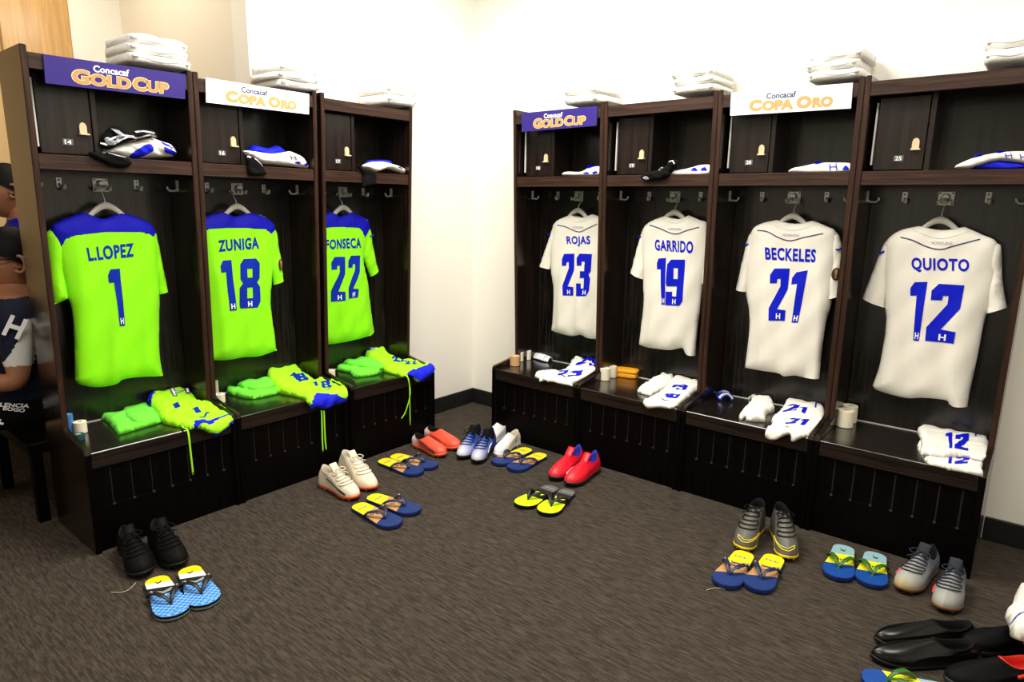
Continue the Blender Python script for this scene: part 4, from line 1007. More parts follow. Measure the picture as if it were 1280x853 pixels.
        if e:
            d = 1e-3; pt = s.surf(t+d, k)-s.surf(t-d, k); pk = s.surf(t, min(k+d, 1))-s.surf(t, max(k-d, 0)); nn = np.cross(pt, pk); nl = np.linalg.norm(nn)
            if nl > 1e-12:
                nn /= nl
                if nn[2] < 0 and abs(nn[2]) > .2: nn = -nn
                p = p+nn*e
        return p
mat('sole_orange', (.72, .11, .04), .4); mat('sole_yellow', (.80, .55, .01), .45); mat('sole_gum', (.20, .10, .04), .5); mat('sole_dark', (.010, .010, .012), .5)
mat('lace_black', (.006, .006, .007), .9, .1); mat('lace_cream', (.74, .66, .50), .8); mat('lace_grey', (.030, .035, .045), .9, .1); mat('silver', (.62, .62, .64), .3, .5, .6)
mat('mark_dark', (.05, .03, .03), .5); mat('mark_yellow', (.78, .66, .06), .5); mat('mark_red', (.75, .05, .05), .5); mat('mark_white', (.85, .85, .85), .5)
fabric('boot_cream', (.78, .69, .53), .6, .05, .15); mat('lining_dark', (.008, .008, .009), .9, .08); mat('lining_cream', (.52, .46, .36), .9); mat('boot_red', (.72, .010, .025), .4)
mat('lining_blue', (.01, .02, .30), .7); fabric('boot_black', (.0035, .0035, .0035), .6, 0, .2); mat('boot_white', (.80, .79, .78), .5); mat('red_gloss', (.55, .02, .01), .35)
grad('boot_orange', [(0, (.78, .70, .64)), (.10, (.78, .70, .64)), (.30, (.80, .10, .05)), (1, (.80, .085, .04))], .45, scale=1/.285)
grad('boot_blue', [(.0, (.012, .018, .06)), (.30, (.010, .04, .34)), (.62, (.03, .10, .45)), (.82, (.30, .33, .62)), (1, (.62, .62, .70))], .4, scale=1/.285)
grad('boot_grey', [(0, (.055, .048, .042)), (.4, (.085, .078, .068)), (1, (.13, .125, .105))], .55, scale=1/.285)
grad('boot_pale', [(0, (.10, .12, .15)), (.38, (.13, .15, .18)), (.70, (.24, .25, .255)), (.93, (.36, .355, .31)), (1, (.42, .34, .17))], .6, scale=1/.285)
swoosh = [(.20, .30), (.16, .16), (.13, .12), (.15, .22), (.24, .42), (.31, .55)]
B = dict(mat='boot_black', sole='black_rubber', lining='lining_dark', laces='lace_black', tongue=1, hf=.112, hb=.098, hm=.082, wide=1.08, L=.295)
Shoe((155, 680), (181, 718), -1, 'left black boot in front of the nearest left locker', dict(B)); Shoe((195.6, 674), (222, 704), 1, 'right black boot behind the checked blue flip-flops', dict(B))
C = dict(mat='boot_cream', sole='sole_orange', studmat='sole_orange', lining='lining_cream', laces='lace_cream', tongue=1, hf=.110, hb=.105, hm=.085, marks=[('side_mark', swoosh, .0028, 'mark_dark')])
Shoe((401, 602), (447.5, 622), -1, 'front cream boot with orange sole and dark side mark', dict(C)); Shoe((425, 587), (470, 612), 1, 'rear cream boot with tall sock collar and orange sole', dict(C, hf=.124, hb=.128, hm=.118, rx=.165))
C = dict(mat='boot_orange', sole='sole_orange', lining='lining_dark', H=.86, marks=[('side_mark', swoosh, .0026, 'mark_dark')])
Shoe((517, 553), (557, 569), -1, 'front orange boot with a pale heel and dark side mark', dict(C)); Shoe((532, 543), (575, 561), 1, 'rear orange boot beside the left row', dict(C))
C = dict(wide=.92, mat='boot_blue', sole='sole_dark', lining='lining_dark', laces='lace_black', tongue=1, tonguemat='lace_black', hb=.115, hf=.112, marks=[('side_mark', [(.20, .2), (.24, .5), (.27, .75)], .003, 'mark_white'), ('side_mark', [(.24, .2), (.20, .5), (.23, .75)], .003, 'mark_white')])
Shoe((601, 549), (574.5, 573), -1, 'left blue boot with a pale toe and black laces near the corner', dict(C)); Shoe((617, 554), (593, 578), 1, 'right blue boot with a pale toe and black laces near the corner', dict(C))
C = dict(mat='boot_white', sole='boot_white', lining='lining_cream', H=.95, wide=.84, L=.27)
Shoe((647, 551), (621, 568.5), 1, 'white boot in front of the other white one beside the blue boots', dict(C)); Shoe((631, 540), (608, 553), -1, 'white boot mostly hidden between the blue boots and the front white boot', dict(C))
C = dict(mat='boot_red', sole='sole_dark', lining='lining_blue', tongue=1, hb=.108, marks=[('stripe', [(.07+.035*i, .34), (.10+.035*i, .50), (.12+.035*i, .60)], .0032, 'silver') for i in range(3)])
Shoe((727, 575), (689, 599), -1, 'left red boot with blue lining', dict(C, marks=[])); Shoe((747, 583), (709, 606), -1, 'right red boot with silver stripes and blue lining', dict(C))
ol = [(.20, .36), (.13, .27), (.06, .20), (.0, .19), (-.05, .24), (-.07, .33), (-.03, .29), (.02, .26), (.09, .28), (.20, .36)]
C = dict(mat='boot_grey', sole='sole_yellow', lining='lining_dark', laces='lace_black', hf=.135, hb=.138, hm=.128, rx=.165, lip=.012, marks=[('outline_mark', ol, .0016, 'mark_yellow')])
Shoe((950, 655), (925.5, 686), 1, 'left grey sock-collar boot with yellow outline mark', dict(C)); Shoe((970, 661), (986, 696), -1, 'right grey sock-collar boot with yellow outline mark', dict(C))
C = dict(mat='boot_pale', sole='sole_gum', lining='lining_dark', laces='lace_grey', tongue=1, tonguemat='lace_grey', hf=.108, hb=.10, rows=7, marks=[('side_mark', [(.14, .25), (.17, .3), (.22, .36)], .004, 'mark_red')])
Shoe((1166, 704), (1126, 738), -1, 'left pale grey boot with loose grey laces at the right end of the right row', dict(C)); Shoe((1195, 722), (1179, 763), -1, 'right pale grey boot with loose grey laces at the right end of the right row', dict(C))
MATS['boot_black'].node_tree.nodes['Principled BSDF'].inputs['Specular IOR Level'].default_value = .08
C = dict(name='shoe', cat='shoe', mat='black_leather', sole='black_rubber', lining='lining_dark', stud=.0, H=.80, wide=.90, rx=.20)
Shoe((1224, 796), (1089, 797), 1, 'rear smooth black leather shoe in the right foreground', dict(C, L=.325)); Shoe((1226, 821), (1088, 820), -1, 'front smooth black leather shoe in the right foreground', dict(C, L=.325))
C = dict(mat='boot_black', sole='sole_dark', lining='red_gloss', H=.8, marks=[('stripe', [(.30, .3), (.36, .35), (.43, .4)], .006, 'red_gloss'), ('stripe', [(-.30, .3), (-.36, .35), (-.43, .4)], .006, 'red_gloss')])
Shoe((1290, 806), (1216, 806), 1, 'rear black boot with red lining behind the black leather shoes', dict(C)); Shoe((1296, 842), (1183, 853), -1, 'front black boot with red heel beside the black leather shoes', dict(C))

# ---------------- flip-flops
FLW = [(0, 0), (.005, .016), (.025, .028), (.08, .0385), (.3, .0415), (.45, .0435), (.62, .0505), (.75, .0545), (.86, .051), (.94, .039), (.98, .023), (1, 0)]
IL = 1/.28
grad('bed_navy', [(0, (.80, .66, .002)), (.36, (.52, .27, .10)), (.66, (.006, .026, .14))], .6, scale=IL, interp='CONSTANT', skew=.5)
grad('bed_lime', [(0, (.10, .10, .105)), (.22, (.008, .008, .008)), (.56, (.55, .80, .002))], .55, scale=IL, interp='CONSTANT')
grad('bed_sky', [(0, (.25, .42, .46)), (.30, (.72, .72, .01)), (.60, (.003, .055, .28))], .55, scale=IL, interp='CONSTANT', skew=.25)
m, nt, b, r = grad('bed_check', [(0, (.85, .66, .002)), (.17, (.85, .84, .78)), (.30, (.012, .012, .012)), (.47, (.1, .3, .7))], .5, scale=IL, interp='CONSTANT', skew=-.35)
ck = tex(nt, 'ShaderNodeTexChecker', Scale=95.0); tc = tex(nt, 'ShaderNodeTexCoord'); nt.links.new(tc.outputs['Object'], ck.inputs['Vector'])
ck.inputs['Color1'].default_value = (.035, .17, .62, 1); ck.inputs['Color2'].default_value = (.20, .47, .82, 1)
sp = tex(nt, 'ShaderNodeSeparateXYZ'); nt.links.new(tc.outputs['Object'], sp.inputs[0])
nz = tex(nt, 'ShaderNodeTexNoise', Scale=70.0); nt.links.new(tc.outputs['Object'], nz.inputs['Vector'])
ad = tex(nt, 'ShaderNodeMath', operation='MULTIPLY_ADD'); nt.links.new(nz.outputs['Fac'], ad.inputs[0]); ad.inputs[1].default_value = .05; nt.links.new(sp.outputs[0], ad.inputs[2])
gt = tex(nt, 'ShaderNodeMath', operation='GREATER_THAN'); nt.links.new(ad.outputs[0], gt.inputs[0]); gt.inputs[1].default_value = .155
mx = tex(nt, 'ShaderNodeMix', data_type='RGBA'); nt.links.new(gt.outputs[0], mx.inputs[0]); nt.links.new(r.outputs['Color'], mx.inputs[6]); nt.links.new(ck.outputs['Color'], mx.inputs[7])
nt.links.new(mx.outputs[2], b.inputs['Base Color'])
mat('strap_navy', (.008, .018, .06), .4); mat('strap_black', (.010, .010, .012), .45); mat('strap_green', (.03, .12, .015), .4); mat('rubber_navy', (.004, .02, .13), .55); mat('rubber_edge', (.20, .24, .22), .6); mat('ink_black', (.01, .01, .012), .5); mat('ink_lime', (.62, .85, .01), .5); mat('ink_navy', (.010, .03, .10), .5); mat('ink_grey', (.30, .32, .36), .5)
def flip(heel, toe, side, label, kind, L=.275):
    h = at_floor(*heel, .018); t = at_floor(*toe, .018); d = t-h; rz = math.atan2(d[1], d[0]); mid = (h+t)/2; L = min(max(math.hypot(d[0], d[1]), .25), .29)
    r = thing('flip_flop', label, 'flip-flop', (mid[0]-math.cos(rz)*L/2, mid[1]-math.sin(rz)*L/2, 0), rz, 'flip-flops on the carpet')
    M = np.array(ROOTM[r.name]); w = lambda p: (M@np.array([p[0], p[1], p[2], 1]))[:3]
    bed, rub, strap = {'navy': ('bed_navy', 'rubber_navy', 'strap_navy'), 'lime': ('bed_lime', 'black_rubber', 'strap_black'), 'sky': ('bed_sky', 'rubber_navy', 'strap_green'), 'check': ('bed_check', 'black_rubber', 'strap_black')}[kind]
    n = 48
    def ol(i, k=1.0):
        t = i/n; x = ((1+math.cos(2*PI*t))/2); y = tabl(x, FLW)*(1 if t < .5 else -1)
        return L/2+(x*L-L/2)*(1-(1-k)*.35), (y+side*.006*(x-.4))*k
    def zz(x): return .004*max(0, (x/L-.8)/.2)
    def ring(z, k): return [w((*ol(i, k), z+zz(ol(i)[0]))) for i in range(n)]
    def stack(nm, R, m):
        V = [q for ri in R for q in ri]; k = len(R)
        build(nm, V, [(j*n+i, j*n+(i+1) % n, (j+1)*n+(i+1) % n, (j+1)*n+i) for j in range(k-1) for i in range(n)]+[tuple(range(n))[::-1], tuple((k-1)*n+i for i in range(n))], m, r, smooth=False)
    if kind == 'check':
        stack('sole', [ring(0, .96), ring(.002, 1), ring(.009, 1.01)], 'rubber_edge'); stack('midsole', [ring(.0092, 1.01), ring(.0165, 1.0)], rub)
    else: stack('sole', [ring(0, .95), ring(.003, 1), ring(.0145, 1.01), ring(.0165, 1.0)], rub)
    stack('footbed', [ring(.0167, .985), ring(.0182, .97)], bed)
    T = .0182
    for sg in (1, -1):
        P = [(.735*L, side*.004, T), (.715*L, side*.004+sg*.003, T+.012), (.64*L, sg*.016, T+.026), (.52*L, sg*.034, T+.024), (.43*L, sg*.0425, T+.008), (.40*L, sg*.044, T-.002)]
        g = G(); zx = w(P[-1])-w(P[0]); g.tube([w(p) for p in catmull(P, 4, False)], [.0035]*4+[.006]*4+[.0095]*4+[.011]*8+[.010], 8, flat=.36, x0=(-zx[1], zx[0], 0)); g.out('strap', strap, r, smooth=True)
        if kind in ('check', 'navy'):
            P = [(.50*L, sg*.038, T+.0275), (.46*L, sg*.043, T+.020)]; g = G(); g.tube([w(p) for p in P], [.003, .003], 6); g.out('strap_tag', 'silver', r)
    g = G(); g.lathe([(.0001, 0), (.0048, 0), (.0048, .002), (.003, .004), (.0001, .004)], w((.737*L, side*.004, T)), 'z', 10); g.out('toe_post', strap, r)
    def mark(nm, loops, m):
        V, F = curve_fill(loops); build(nm, [w((x*L, y, T+.0006)) for x, y in V], F, m, r, smooth=False)
    def rg(cx, cy, ro, ri): return [[(cx+ro/L*math.cos(a), cy+ro*math.sin(a)) for a in np.linspace(0, 2*PI, 20, False)], [(cx+ri/L*math.cos(a), cy+ri*math.sin(a)) for a in np.linspace(0, 2*PI, 20, False)]]
    if kind == 'navy':
        for i in range(9): mark('print_mark', [[(.17, -.025+.0056*i), (.205, -.025+.0056*i), (.205, -.0215+.0056*i), (.17, -.0215+.0056*i)]], 'ink_grey' if i % 3 else 'ink_navy')
        mark('print_ring', rg(.50, -.008*side, .010, .0055), 'ink_navy'); mark('print_ring', rg(.45, .012*side, .009, .0045), 'ink_navy'); mark('print_mark', [[(.34, -.03), (.40, -.02), (.39, .0), (.42, .02), (.45, .025), (.40, .028), (.36, .004), (.37, -.018)]], 'ink_navy')
    elif kind == 'lime':
        for i in range(7): mark('print_mark', [[(.11, -.024+.0075*i), (.145, -.024+.0075*i), (.145, -.0195+.0075*i), (.11, -.0195+.0075*i)]], 'ink_grey')
        mark('print_ring', rg(.40, .014*side, .013, .0065), 'ink_lime'); mark('print_mark', [[(.33, -.026*side), (.37, -.026*side), (.48, -.014*side), (.37, -.002*side), (.33, -.002*side), (.42, -.014*side)]], 'ink_lime')
    elif kind == 'sky':
        for i in range(7): mark('print_mark', [[(.44, -.026+.0075*i), (.50, -.026+.0075*i), (.50, -.0215+.0075*i), (.44, -.0225+.0075*i)]], 'ink_black' if i % 2 else 'strap_green')
        mark('print_mark', [[(.12, -.008), (.15, -.010), (.17, .004), (.14, .010), (.21, .006), (.20, -.006)]], 'strap_green')
    else:
        mark('print_mark', [[(.12, -.008), (.15, -.010), (.16, .002), (.13, .010), (.17, .008), (.19, -.004)]], 'ink_black'); mark('print_mark', [[(.33, -.025), (.40, .0), (.36, .03), (.42, .028), (.44, .0), (.40, -.03)]], 'ink_grey')
flip((194.5, 721), (219.5, 771), 1, 'left blue-checked flip-flop with a yellow heel', 'check'); flip((233, 708), (262.5, 757.5), -1, 'right blue-checked flip-flop with a yellow heel', 'check')
flip((442.5, 629.5), (501, 657), -1, 'front navy and yellow flip-flop before the cream boots', 'navy'); flip((461, 618.5), (524.5, 640.5), 1, 'rear navy and yellow flip-flop before the cream boots', 'navy')
flip((474, 574), (529, 591.5), -1, 'front navy and yellow flip-flop before the orange boots', 'navy'); flip((490.5, 568.5), (545.5, 583.5), 1, 'rear navy and yellow flip-flop before the orange boots', 'navy')
flip((661, 560), (618.5, 579.5), -1, 'left navy and yellow flip-flop beside the white boots', 'navy'); flip((680, 567), (637.5, 586.5), 1, 'right navy and yellow flip-flop beside the white boots', 'navy')
flip((692, 607.5), (649, 632.5), -1, 'left black and lime flip-flop before the red boots', 'lime'); flip((713, 612), (678, 641.5), 1, 'right black and lime flip-flop before the red boots', 'lime')
flip((932, 689), (904, 733), -1, 'left navy and yellow flip-flop before the grey sock-collar boots', 'navy'); flip((971, 694), (941, 737), 1, 'right navy and yellow flip-flop before the grey sock-collar boots', 'navy')
flip((1055, 681.5), (1047, 723), -1, 'left light blue, yellow and blue flip-flop before the rightmost locker', 'sky'); flip((1096, 691), (1086, 731), 1, 'right light blue, yellow and blue flip-flop before the rightmost locker', 'sky')
flip((1190, 866), (1087, 851), -1, 'blue and yellow flip-flop cut off by the bottom edge in the right foreground', 'sky')

# ---------------- bag with white clothes at the right edge, threads on the carpet
c = at_floor(1345, 862, 0)
r = thing('kit_bag', 'black kit bag at the right edge of the foreground', 'bag', (c[0], c[1], 0), YA)
M = np.array(ROOTM[r.name]); w = lambda p: (M@np.array([*p, 1]))[:3]
V = []; n = 20; prof = [(.0, .80), (.02, .98), (.05, 1), (.08, .98), (.105, .85), (.115, .3)]
for z, k in prof:
    for i in range(n):
        a = 2*PI*i/n; V.append(w((math.copysign(abs(math.cos(a))**.5, math.cos(a))*.085*k, math.copysign(abs(math.sin(a))**.5, math.sin(a))*.13*k, z)))
build('bag_body', V, [(j*n+i, j*n+(i+1) % n, (j+1)*n+(i+1) % n, (j+1)*n+i) for j in range(len(prof)-1) for i in range(n)]+[tuple(range(n))[::-1], tuple((len(prof)-1)*n+i for i in range(n))], 'black_fabric', r)
g = G(); g.tube([w(p) for p in catmull([(-.07, -.06, .09), (-.09, -.05, .075), (-.095, 0, .06), (-.09, .05, .075), (-.07, .06, .09)], 4, False)], .008, 6); g.out('handle', 'black_rubber', r, smooth=True)
zt = .119
P = [at_floor(x, y, zt+.02)[:2] for x, y in ((1275, 731), (1268, 745), (1264, 757), (1257, 763), (1263, 778), (1267, 790), (1300, 797), (1365, 792), (1370, 735), (1310, 722))]
ce = np.mean(P, 0)
r = thing('folded_shirt', 'folded white shirt with a blue piping line on the black kit bag', 'shirt', (ce[0], ce[1], zt), 0)
cl = Cloth([(p[0], p[1]) for p in P], lambda a, b, off: np.stack([a+0*off, b+0*off, zt+off], -1), .05, .03, noise_wr(.004, .08, 1), flat=True, step=.012)
cl.out('cloth', 'white_fabric', r)
cl.ribbon('piping', [tuple(at_floor(x, y, zt+.05)[:2]) for x, y in ((1264, 767), (1285, 767), (1320, 766))], .004, 'print_blue', r)
def thread(L, label, m='ink_grey'):
    P = [at_floor(x, y, .003) for x, y in L]; b0 = P[0].copy(); b0[2] = 0
    g = G(); g.tube(catmull([tuple(p) for p in P], 5, False), .0011, 5); tag(g.out('thread', m, smooth=True, base=b0), label, 'thread')
thread([(138.5, 740.5), (150, 741), (160, 738), (167, 732), (170, 728.5)], 'curled pale thread on the carpet left of checked flip-flops', 'lining_cream')
thread([(883, 738), (892, 735.5), (900, 735.8), (906, 737.5)], 'pale thread on the carpet beside navy and yellow flip-flop', 'lining_cream')
# ------------------------------------------------------------------ people in the alcove behind the left row
def skin_body(name, J, E, root, m, region=None, sub=2):
    """J: name -> (point, radius); E: bones"""
    keys = list(J); me = bpy.data.meshes.new(name)
    Mi = ROOTM[root.name].inverted()
    me.from_pydata([tuple(Mi @ Vector(J[k][0])) for k in keys], [(keys.index(a), keys.index(b)) for a, b in E], [])
    o = link(bpy.data.objects.new(name, me)); md = o.modifiers.new('s', 'SKIN'); md.use_smooth_shade = True
    for i, k in enumerate(keys):
        rr = J[k][1]; sv = me.skin_vertices[0].data[i]; sv.radius = rr if isinstance(rr, tuple) else (rr, rr); sv.use_root = (i == 0)
    o.modifiers.new('b', 'SUBSURF').levels = sub; o.modifiers['b'].render_levels = sub
    dg = bpy.context.evaluated_depsgraph_get(); dg.update()
    nm = bpy.data.meshes.new_from_object(o.evaluated_get(dg)); o.modifiers.clear(); o.data = nm; nm.materials.clear()
    for mm in (m if isinstance(m, (list, tuple)) else [m]): nm.materials.append(MATS[mm])
    if region:
        for p in nm.polygons: p.material_index = region(p.center)
    o.parent = root; return o
def head(root, c, fw, R, capped):
    """head facing fw: skull with face, ears, hair"""
    f = Vector(fw).normalized(); s = Vector((-f.y, f.x, 0)); c = Vector(c)
    V = []; nu, nv = 28, 20
    for j in range(nv+1):
        ph = PI*j/nv; z = math.cos(ph)
        for i in range(nu):
            a = 2*PI*i/nu; ca, sa = math.cos(a), math.sin(a); rr = math.sin(ph)
            fx = rr*ca*.098; sy = rr*sa*.078; zz = z*.122
            if z < 0: fx *= 1-.10*(-z); sy *= 1-.34*(-z)**1.2; fx += .012*(-z)
            if ca > .93 and -.28 < z < .12: fx += .022*(1-abs(z+.14)/.26 if abs(z+.14) < .26 else 0)*(ca-.93)/.07      # nose
            if ca > .75 and .10 < z < .28 and abs(sa) > .25: fx -= .007                                             # eye sockets
            if ca > .85 and -.56 < z < -.44: fx += .006                                                              # lips
            if ca > .85 and z < -.75: fx += .008
            V.append(c+f*fx*R+s*sy*R+Vector((0, 0, zz*R)))
    F = [(j*nu+i, j*nu+(i+1) % nu, (j+1)*nu+(i+1) % nu, (j+1)*nu+i) for j in range(nv) for i in range(nu)]
    build('head', V, F, 'skin', root)
    for sg in (1, -1):
        g = G(); P = []
        for i in range(11):
            a = -2.4+4.6*i/10; P.append(c+s*sg*(.077+.010*math.sin(i/10*PI))*R+f*(-.010-.017*math.cos(a))*R*1+Vector((0, 0, (.004+.030*math.sin(a))*R)))
        g.tube(P, .0065*R, 6); g.lathe([(.0001, 0), (.014*R, 0), (.018*R, .006), (.0001, .006)], tuple(c+s*sg*.070*R+f*-.006*R), 'x' if abs(s.x) > .7 else 'y', 10)
        g.out('ear', 'skin', root, smooth=True)
        e = c+f*.086*R+s*sg*.031*R+Vector((0, 0, .018*R)); g = G(); g.lathe([(.0001, -.010*R), (.008*R, -.006*R), (.0105*R, 0), (.008*R, .006*R), (.0001, .010*R)], tuple(e), 'z', 12); g.out('eye', 'white_ink', root, smooth=True)
    V = []; F = []
    for j in range(12):
        ph = PI*j/11
        for i in range(nu):
            a = 2*PI*i/nu; ca, sa = math.cos(a), math.sin(a); tt = max(0, min(1, (ca+.9)/1.1)); lim = (.60-.16*tt) if ca < .2 else .44-.09*(ca-.2)/.8
            p2 = ph*lim*(1 if ca < .2 else 1); rr = math.sin(p2); z = math.cos(p2)
            k = 1.10+(.03 if capped else .012*math.sin(i*5+j*3))
            V.append(c+f*rr*ca*.098*R*k+s*rr*sa*.078*R*k+Vector((0, 0, z*.122*R*k)))
    F = [(j*nu+i, j*nu+(i+1) % nu, (j+1)*nu+(i+1) % nu, (j+1)*nu+i) for j in range(11) for i in range(nu)]
    build('hair', V, F, 'hair', root)
def hand(root, wr, d, up, sc=1.0):
    """a relaxed hand: palm with four bent fingers and a thumb from its side"""
    d = Vector(d).normalized(); u = Vector(up).normalized(); sd = d.cross(u).normalized(); wr = Vector(wr)
    J = {'w': (wr, .022*sc), 'p': (wr+d*.05*sc, (.036*sc, .016*sc)), 'k': (wr+d*.085*sc, (.036*sc, .014*sc))}; E = [('w', 'p'), ('p', 'k')]
    for i, (off, ln) in enumerate(((-.030, .062), (-.010, .074), (.010, .070), (.030, .056))):
        b = wr+d*.088*sc+sd*off*sc
        for q in range(4):
            J[f'f{i}{q}'] = (b+d*ln*sc*q/3-u*.012*sc*q*q/3, (.0092-.0008*q)*sc)
            if q: E.append((f'f{i}{q-1}', f'f{i}{q}'))
        E.append(('k', f'f{i}0'))
    for q, (x, y) in enumerate(((.030, -.034), (.052, -.052), (.075, -.056))):
        J[f't{q}'] = (wr+d*x*sc+sd*y*sc-u*.004*q*sc, (.0115-.0012*q)*sc); E.append(('p', 't0') if q == 0 else (f't{q-1}', f't{q}'))
    return skin_body('hand', J, E, root, 'skin', sub=1)
def person(label, P, fw, R, capped, cloth, trousers, zcut, diag=None):
    r = thing('person', label, 'person', (P['pelvis'][0], P['pelvis'][1], 0), 0)
    J = {'pelvis': (P['pelvis'], (.15, .115)), 'waist': (P['waist'], (.145, .11)), 'chest': (P['chest'], (.165, .115)), 'neckb': (P['neckb'], (.085, .075)), 'neck': (P['neck'], .056), 'top': (P['head'], .05)}
    E = [('pelvis', 'waist'), ('waist', 'chest'), ('chest', 'neckb'), ('neckb', 'neck'), ('neck', 'top')]
    for s in 'lr':
        J[s+'sh'] = (P[s+'sh'], .068); J[s+'el'] = (P[s+'el'], .047); J[s+'wr'] = (P[s+'wr'], .030); E += [('neckb', s+'sh'), (s+'sh', s+'el'), (s+'el', s+'wr')]
        J[s+'hip'] = (P[s+'hip'], .092); J[s+'kn'] = (P[s+'kn'], .066); J[s+'an'] = (P[s+'an'], .045); J[s+'ft'] = (P[s+'ft'], .038)
        E += [('pelvis', s+'hip'), (s+'hip', s+'kn'), (s+'kn', s+'an'), (s+'an', s+'ft')]
    base = Vector((P['pelvis'][0], P['pelvis'][1], 0))
    sh = {s: Vector(P[s+'sh'])-base for s in 'lr'}; el = {s: Vector(P[s+'el'])-base for s in 'lr'}; wr_ = {s: Vector(P[s+'wr'])-base for s in 'lr'}
    kn = {s: Vector(P[s+'kn'])-base for s in 'lr'}; an = {s: Vector(P[s+'an'])-base for s in 'lr'}; ch = Vector(P['chest'])-base; nb = Vector(P['neck'])-base
    def reg(c):
        for s in 'lr':
            ax = el[s]-sh[s]; t = (c-sh[s]).dot(ax)/ax.length_squared; d = (c-(sh[s]+ax*max(0, min(1, t)))).length
            ax2 = wr_[s]-el[s]; t2 = (c-el[s]).dot(ax2)/ax2.length_squared; d2 = (c-(el[s]+ax2*max(0, min(1, t2)))).length
            if t2 > .02 and d2 < .058 and (c.z > zcut+.02 or t2 > .5): return 0
            if t > .08 and d < (.095 if t < .74 else .062) and c.z > zcut-.1: return (1 if diag and c.z > diag(c.y+base.y) else 2) if t < .74 else 0
        if c.z < zcut: return 3
        if c.z > nb.z-.035: return 0
        return 1
    skin_body('body', J, E, r, ['skin', cloth[0], cloth[1], trousers], reg, 4 if diag else 2)
    head(r, P['head'], fw, R, capped)
    for s in 'lr': hand(r, Vector(P[s+'wr']), Vector(P[s+'wr'])-Vector(P[s+'el']), (0, 0, 1))
    for s in 'lr':
        f = Vector(P[s+'ft']); d = (f-Vector(P[s+'an'])); d.z = 0; d.normalize(); sd = Vector((-d.y, d.x, 0)); V = []; n = 16
        for z, k in ((.0, .95), (.015, 1), (.05, .86), (.08, .5)):
            for i in range(n):
                a = 2*PI*i/n; q = f-d*.05+d*math.cos(a)*.14*k+sd*math.sin(a)*.052*k; V.append((q.x, q.y, z+f.z-.045))
        build('shoe', V, [(j*n+i, j*n+(i+1) % n, (j+1)*n+(i+1) % n, (j+1)*n+i) for j in range(3) for i in range(n)]+[tuple(range(n))[::-1], tuple(3*n+i for i in range(n))], 'black_rubber', r)
    return r
X = -.42
P1 = dict(pelvis=(X, -2.33, .46), waist=(X+.01, -2.39, .60), chest=(X+.02, -2.43, .77), neckb=(X+.02, -2.42, .895), neck=(X+.02, -2.385, .96), head=(X+.02, -2.385, 1.05),
          lsh=(X+.185, -2.445, .865), lel=(X+.225, -2.465, .59), lwr=(X+.10, -2.68, .625), rsh=(X-.155, -2.42, .865), rel=(X-.20, -2.45, .60), rwr=(X-.07, -2.68, .625),
          lhip=(X+.09, -2.37, .45), lkn=(X+.11, -2.78, .46), lan=(X+.10, -2.74, .09), lft=(X+.10, -2.86, .045), rhip=(X-.09, -2.37, .45), rkn=(X-.11, -2.78, .46), ran=(X-.10, -2.74, .09), rft=(X-.10, -2.86, .045))
r1 = person('seated person in navy vest with white sleeves and black cap beside the left row', P1, (-.10, -1, 0), 1.12, True, ('navy_vest', 'grey_sleeve'), 'black_fabric', .50, lambda y: .865+(y+2.40)*1.7)
# white collar and the white crest letter on the vest front, glasses
g = G(); n = 20; nk = Vector((X+.025, -2.40, .925))
g.tube([nk+Vector((.066*math.cos(2*PI*i/n), .062*math.sin(2*PI*i/n)-.004, .010*math.sin(2*PI*i/n))) for i in range(n+1)], .011, 8); g.out('shirt_collar', 'white_fabric', r1, smooth=True)
V, Fc = text_fill('H', .03); V2, F2 = grid_cut(V, Fc, .12)
o0 = np.array([X+.262, -2.462, .825]); ax = np.array([.24, .85, -.45]); ax /= np.linalg.norm(ax); up = np.array([.10, .22, .97]); up = up-ax*(up@ax); up /= np.linalg.norm(up); nn = np.cross(ax, up)
build('crest_letter', [o0+ax*(x-.5)*.058+up*(y-.5)*.085+nn*.004 for x, y in V2], F2, 'white_ink', r1)
hc = Vector(P1['head'])
g = G(); g.tube([hc+Vector((.096, -.005, .026)), hc+Vector((.092, -.06, .026)), hc+Vector((.060, -.106, .022)), hc+Vector((0, -.122, .020)), hc+Vector((-.06, -.106, .022)), hc+Vector((-.094, -.06, .026)), hc+Vector((-.098, -.005, .026))], .0035, 6); g.out('glasses', 'black_rubber', r1, smooth=True)
r = thing('bench', 'low dark bench under the seated person in the navy vest', 'bench', (X, -2.24, 0))
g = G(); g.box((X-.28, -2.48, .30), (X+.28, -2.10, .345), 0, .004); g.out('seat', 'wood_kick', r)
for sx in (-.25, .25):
    for sy in (-2.45, -2.13): g = G(); g.box((X+sx-.02, sy-.02, 0), (X+sx+.02, sy+.02, .30), 0, .002); g.out('leg', 'wood_kick', r)
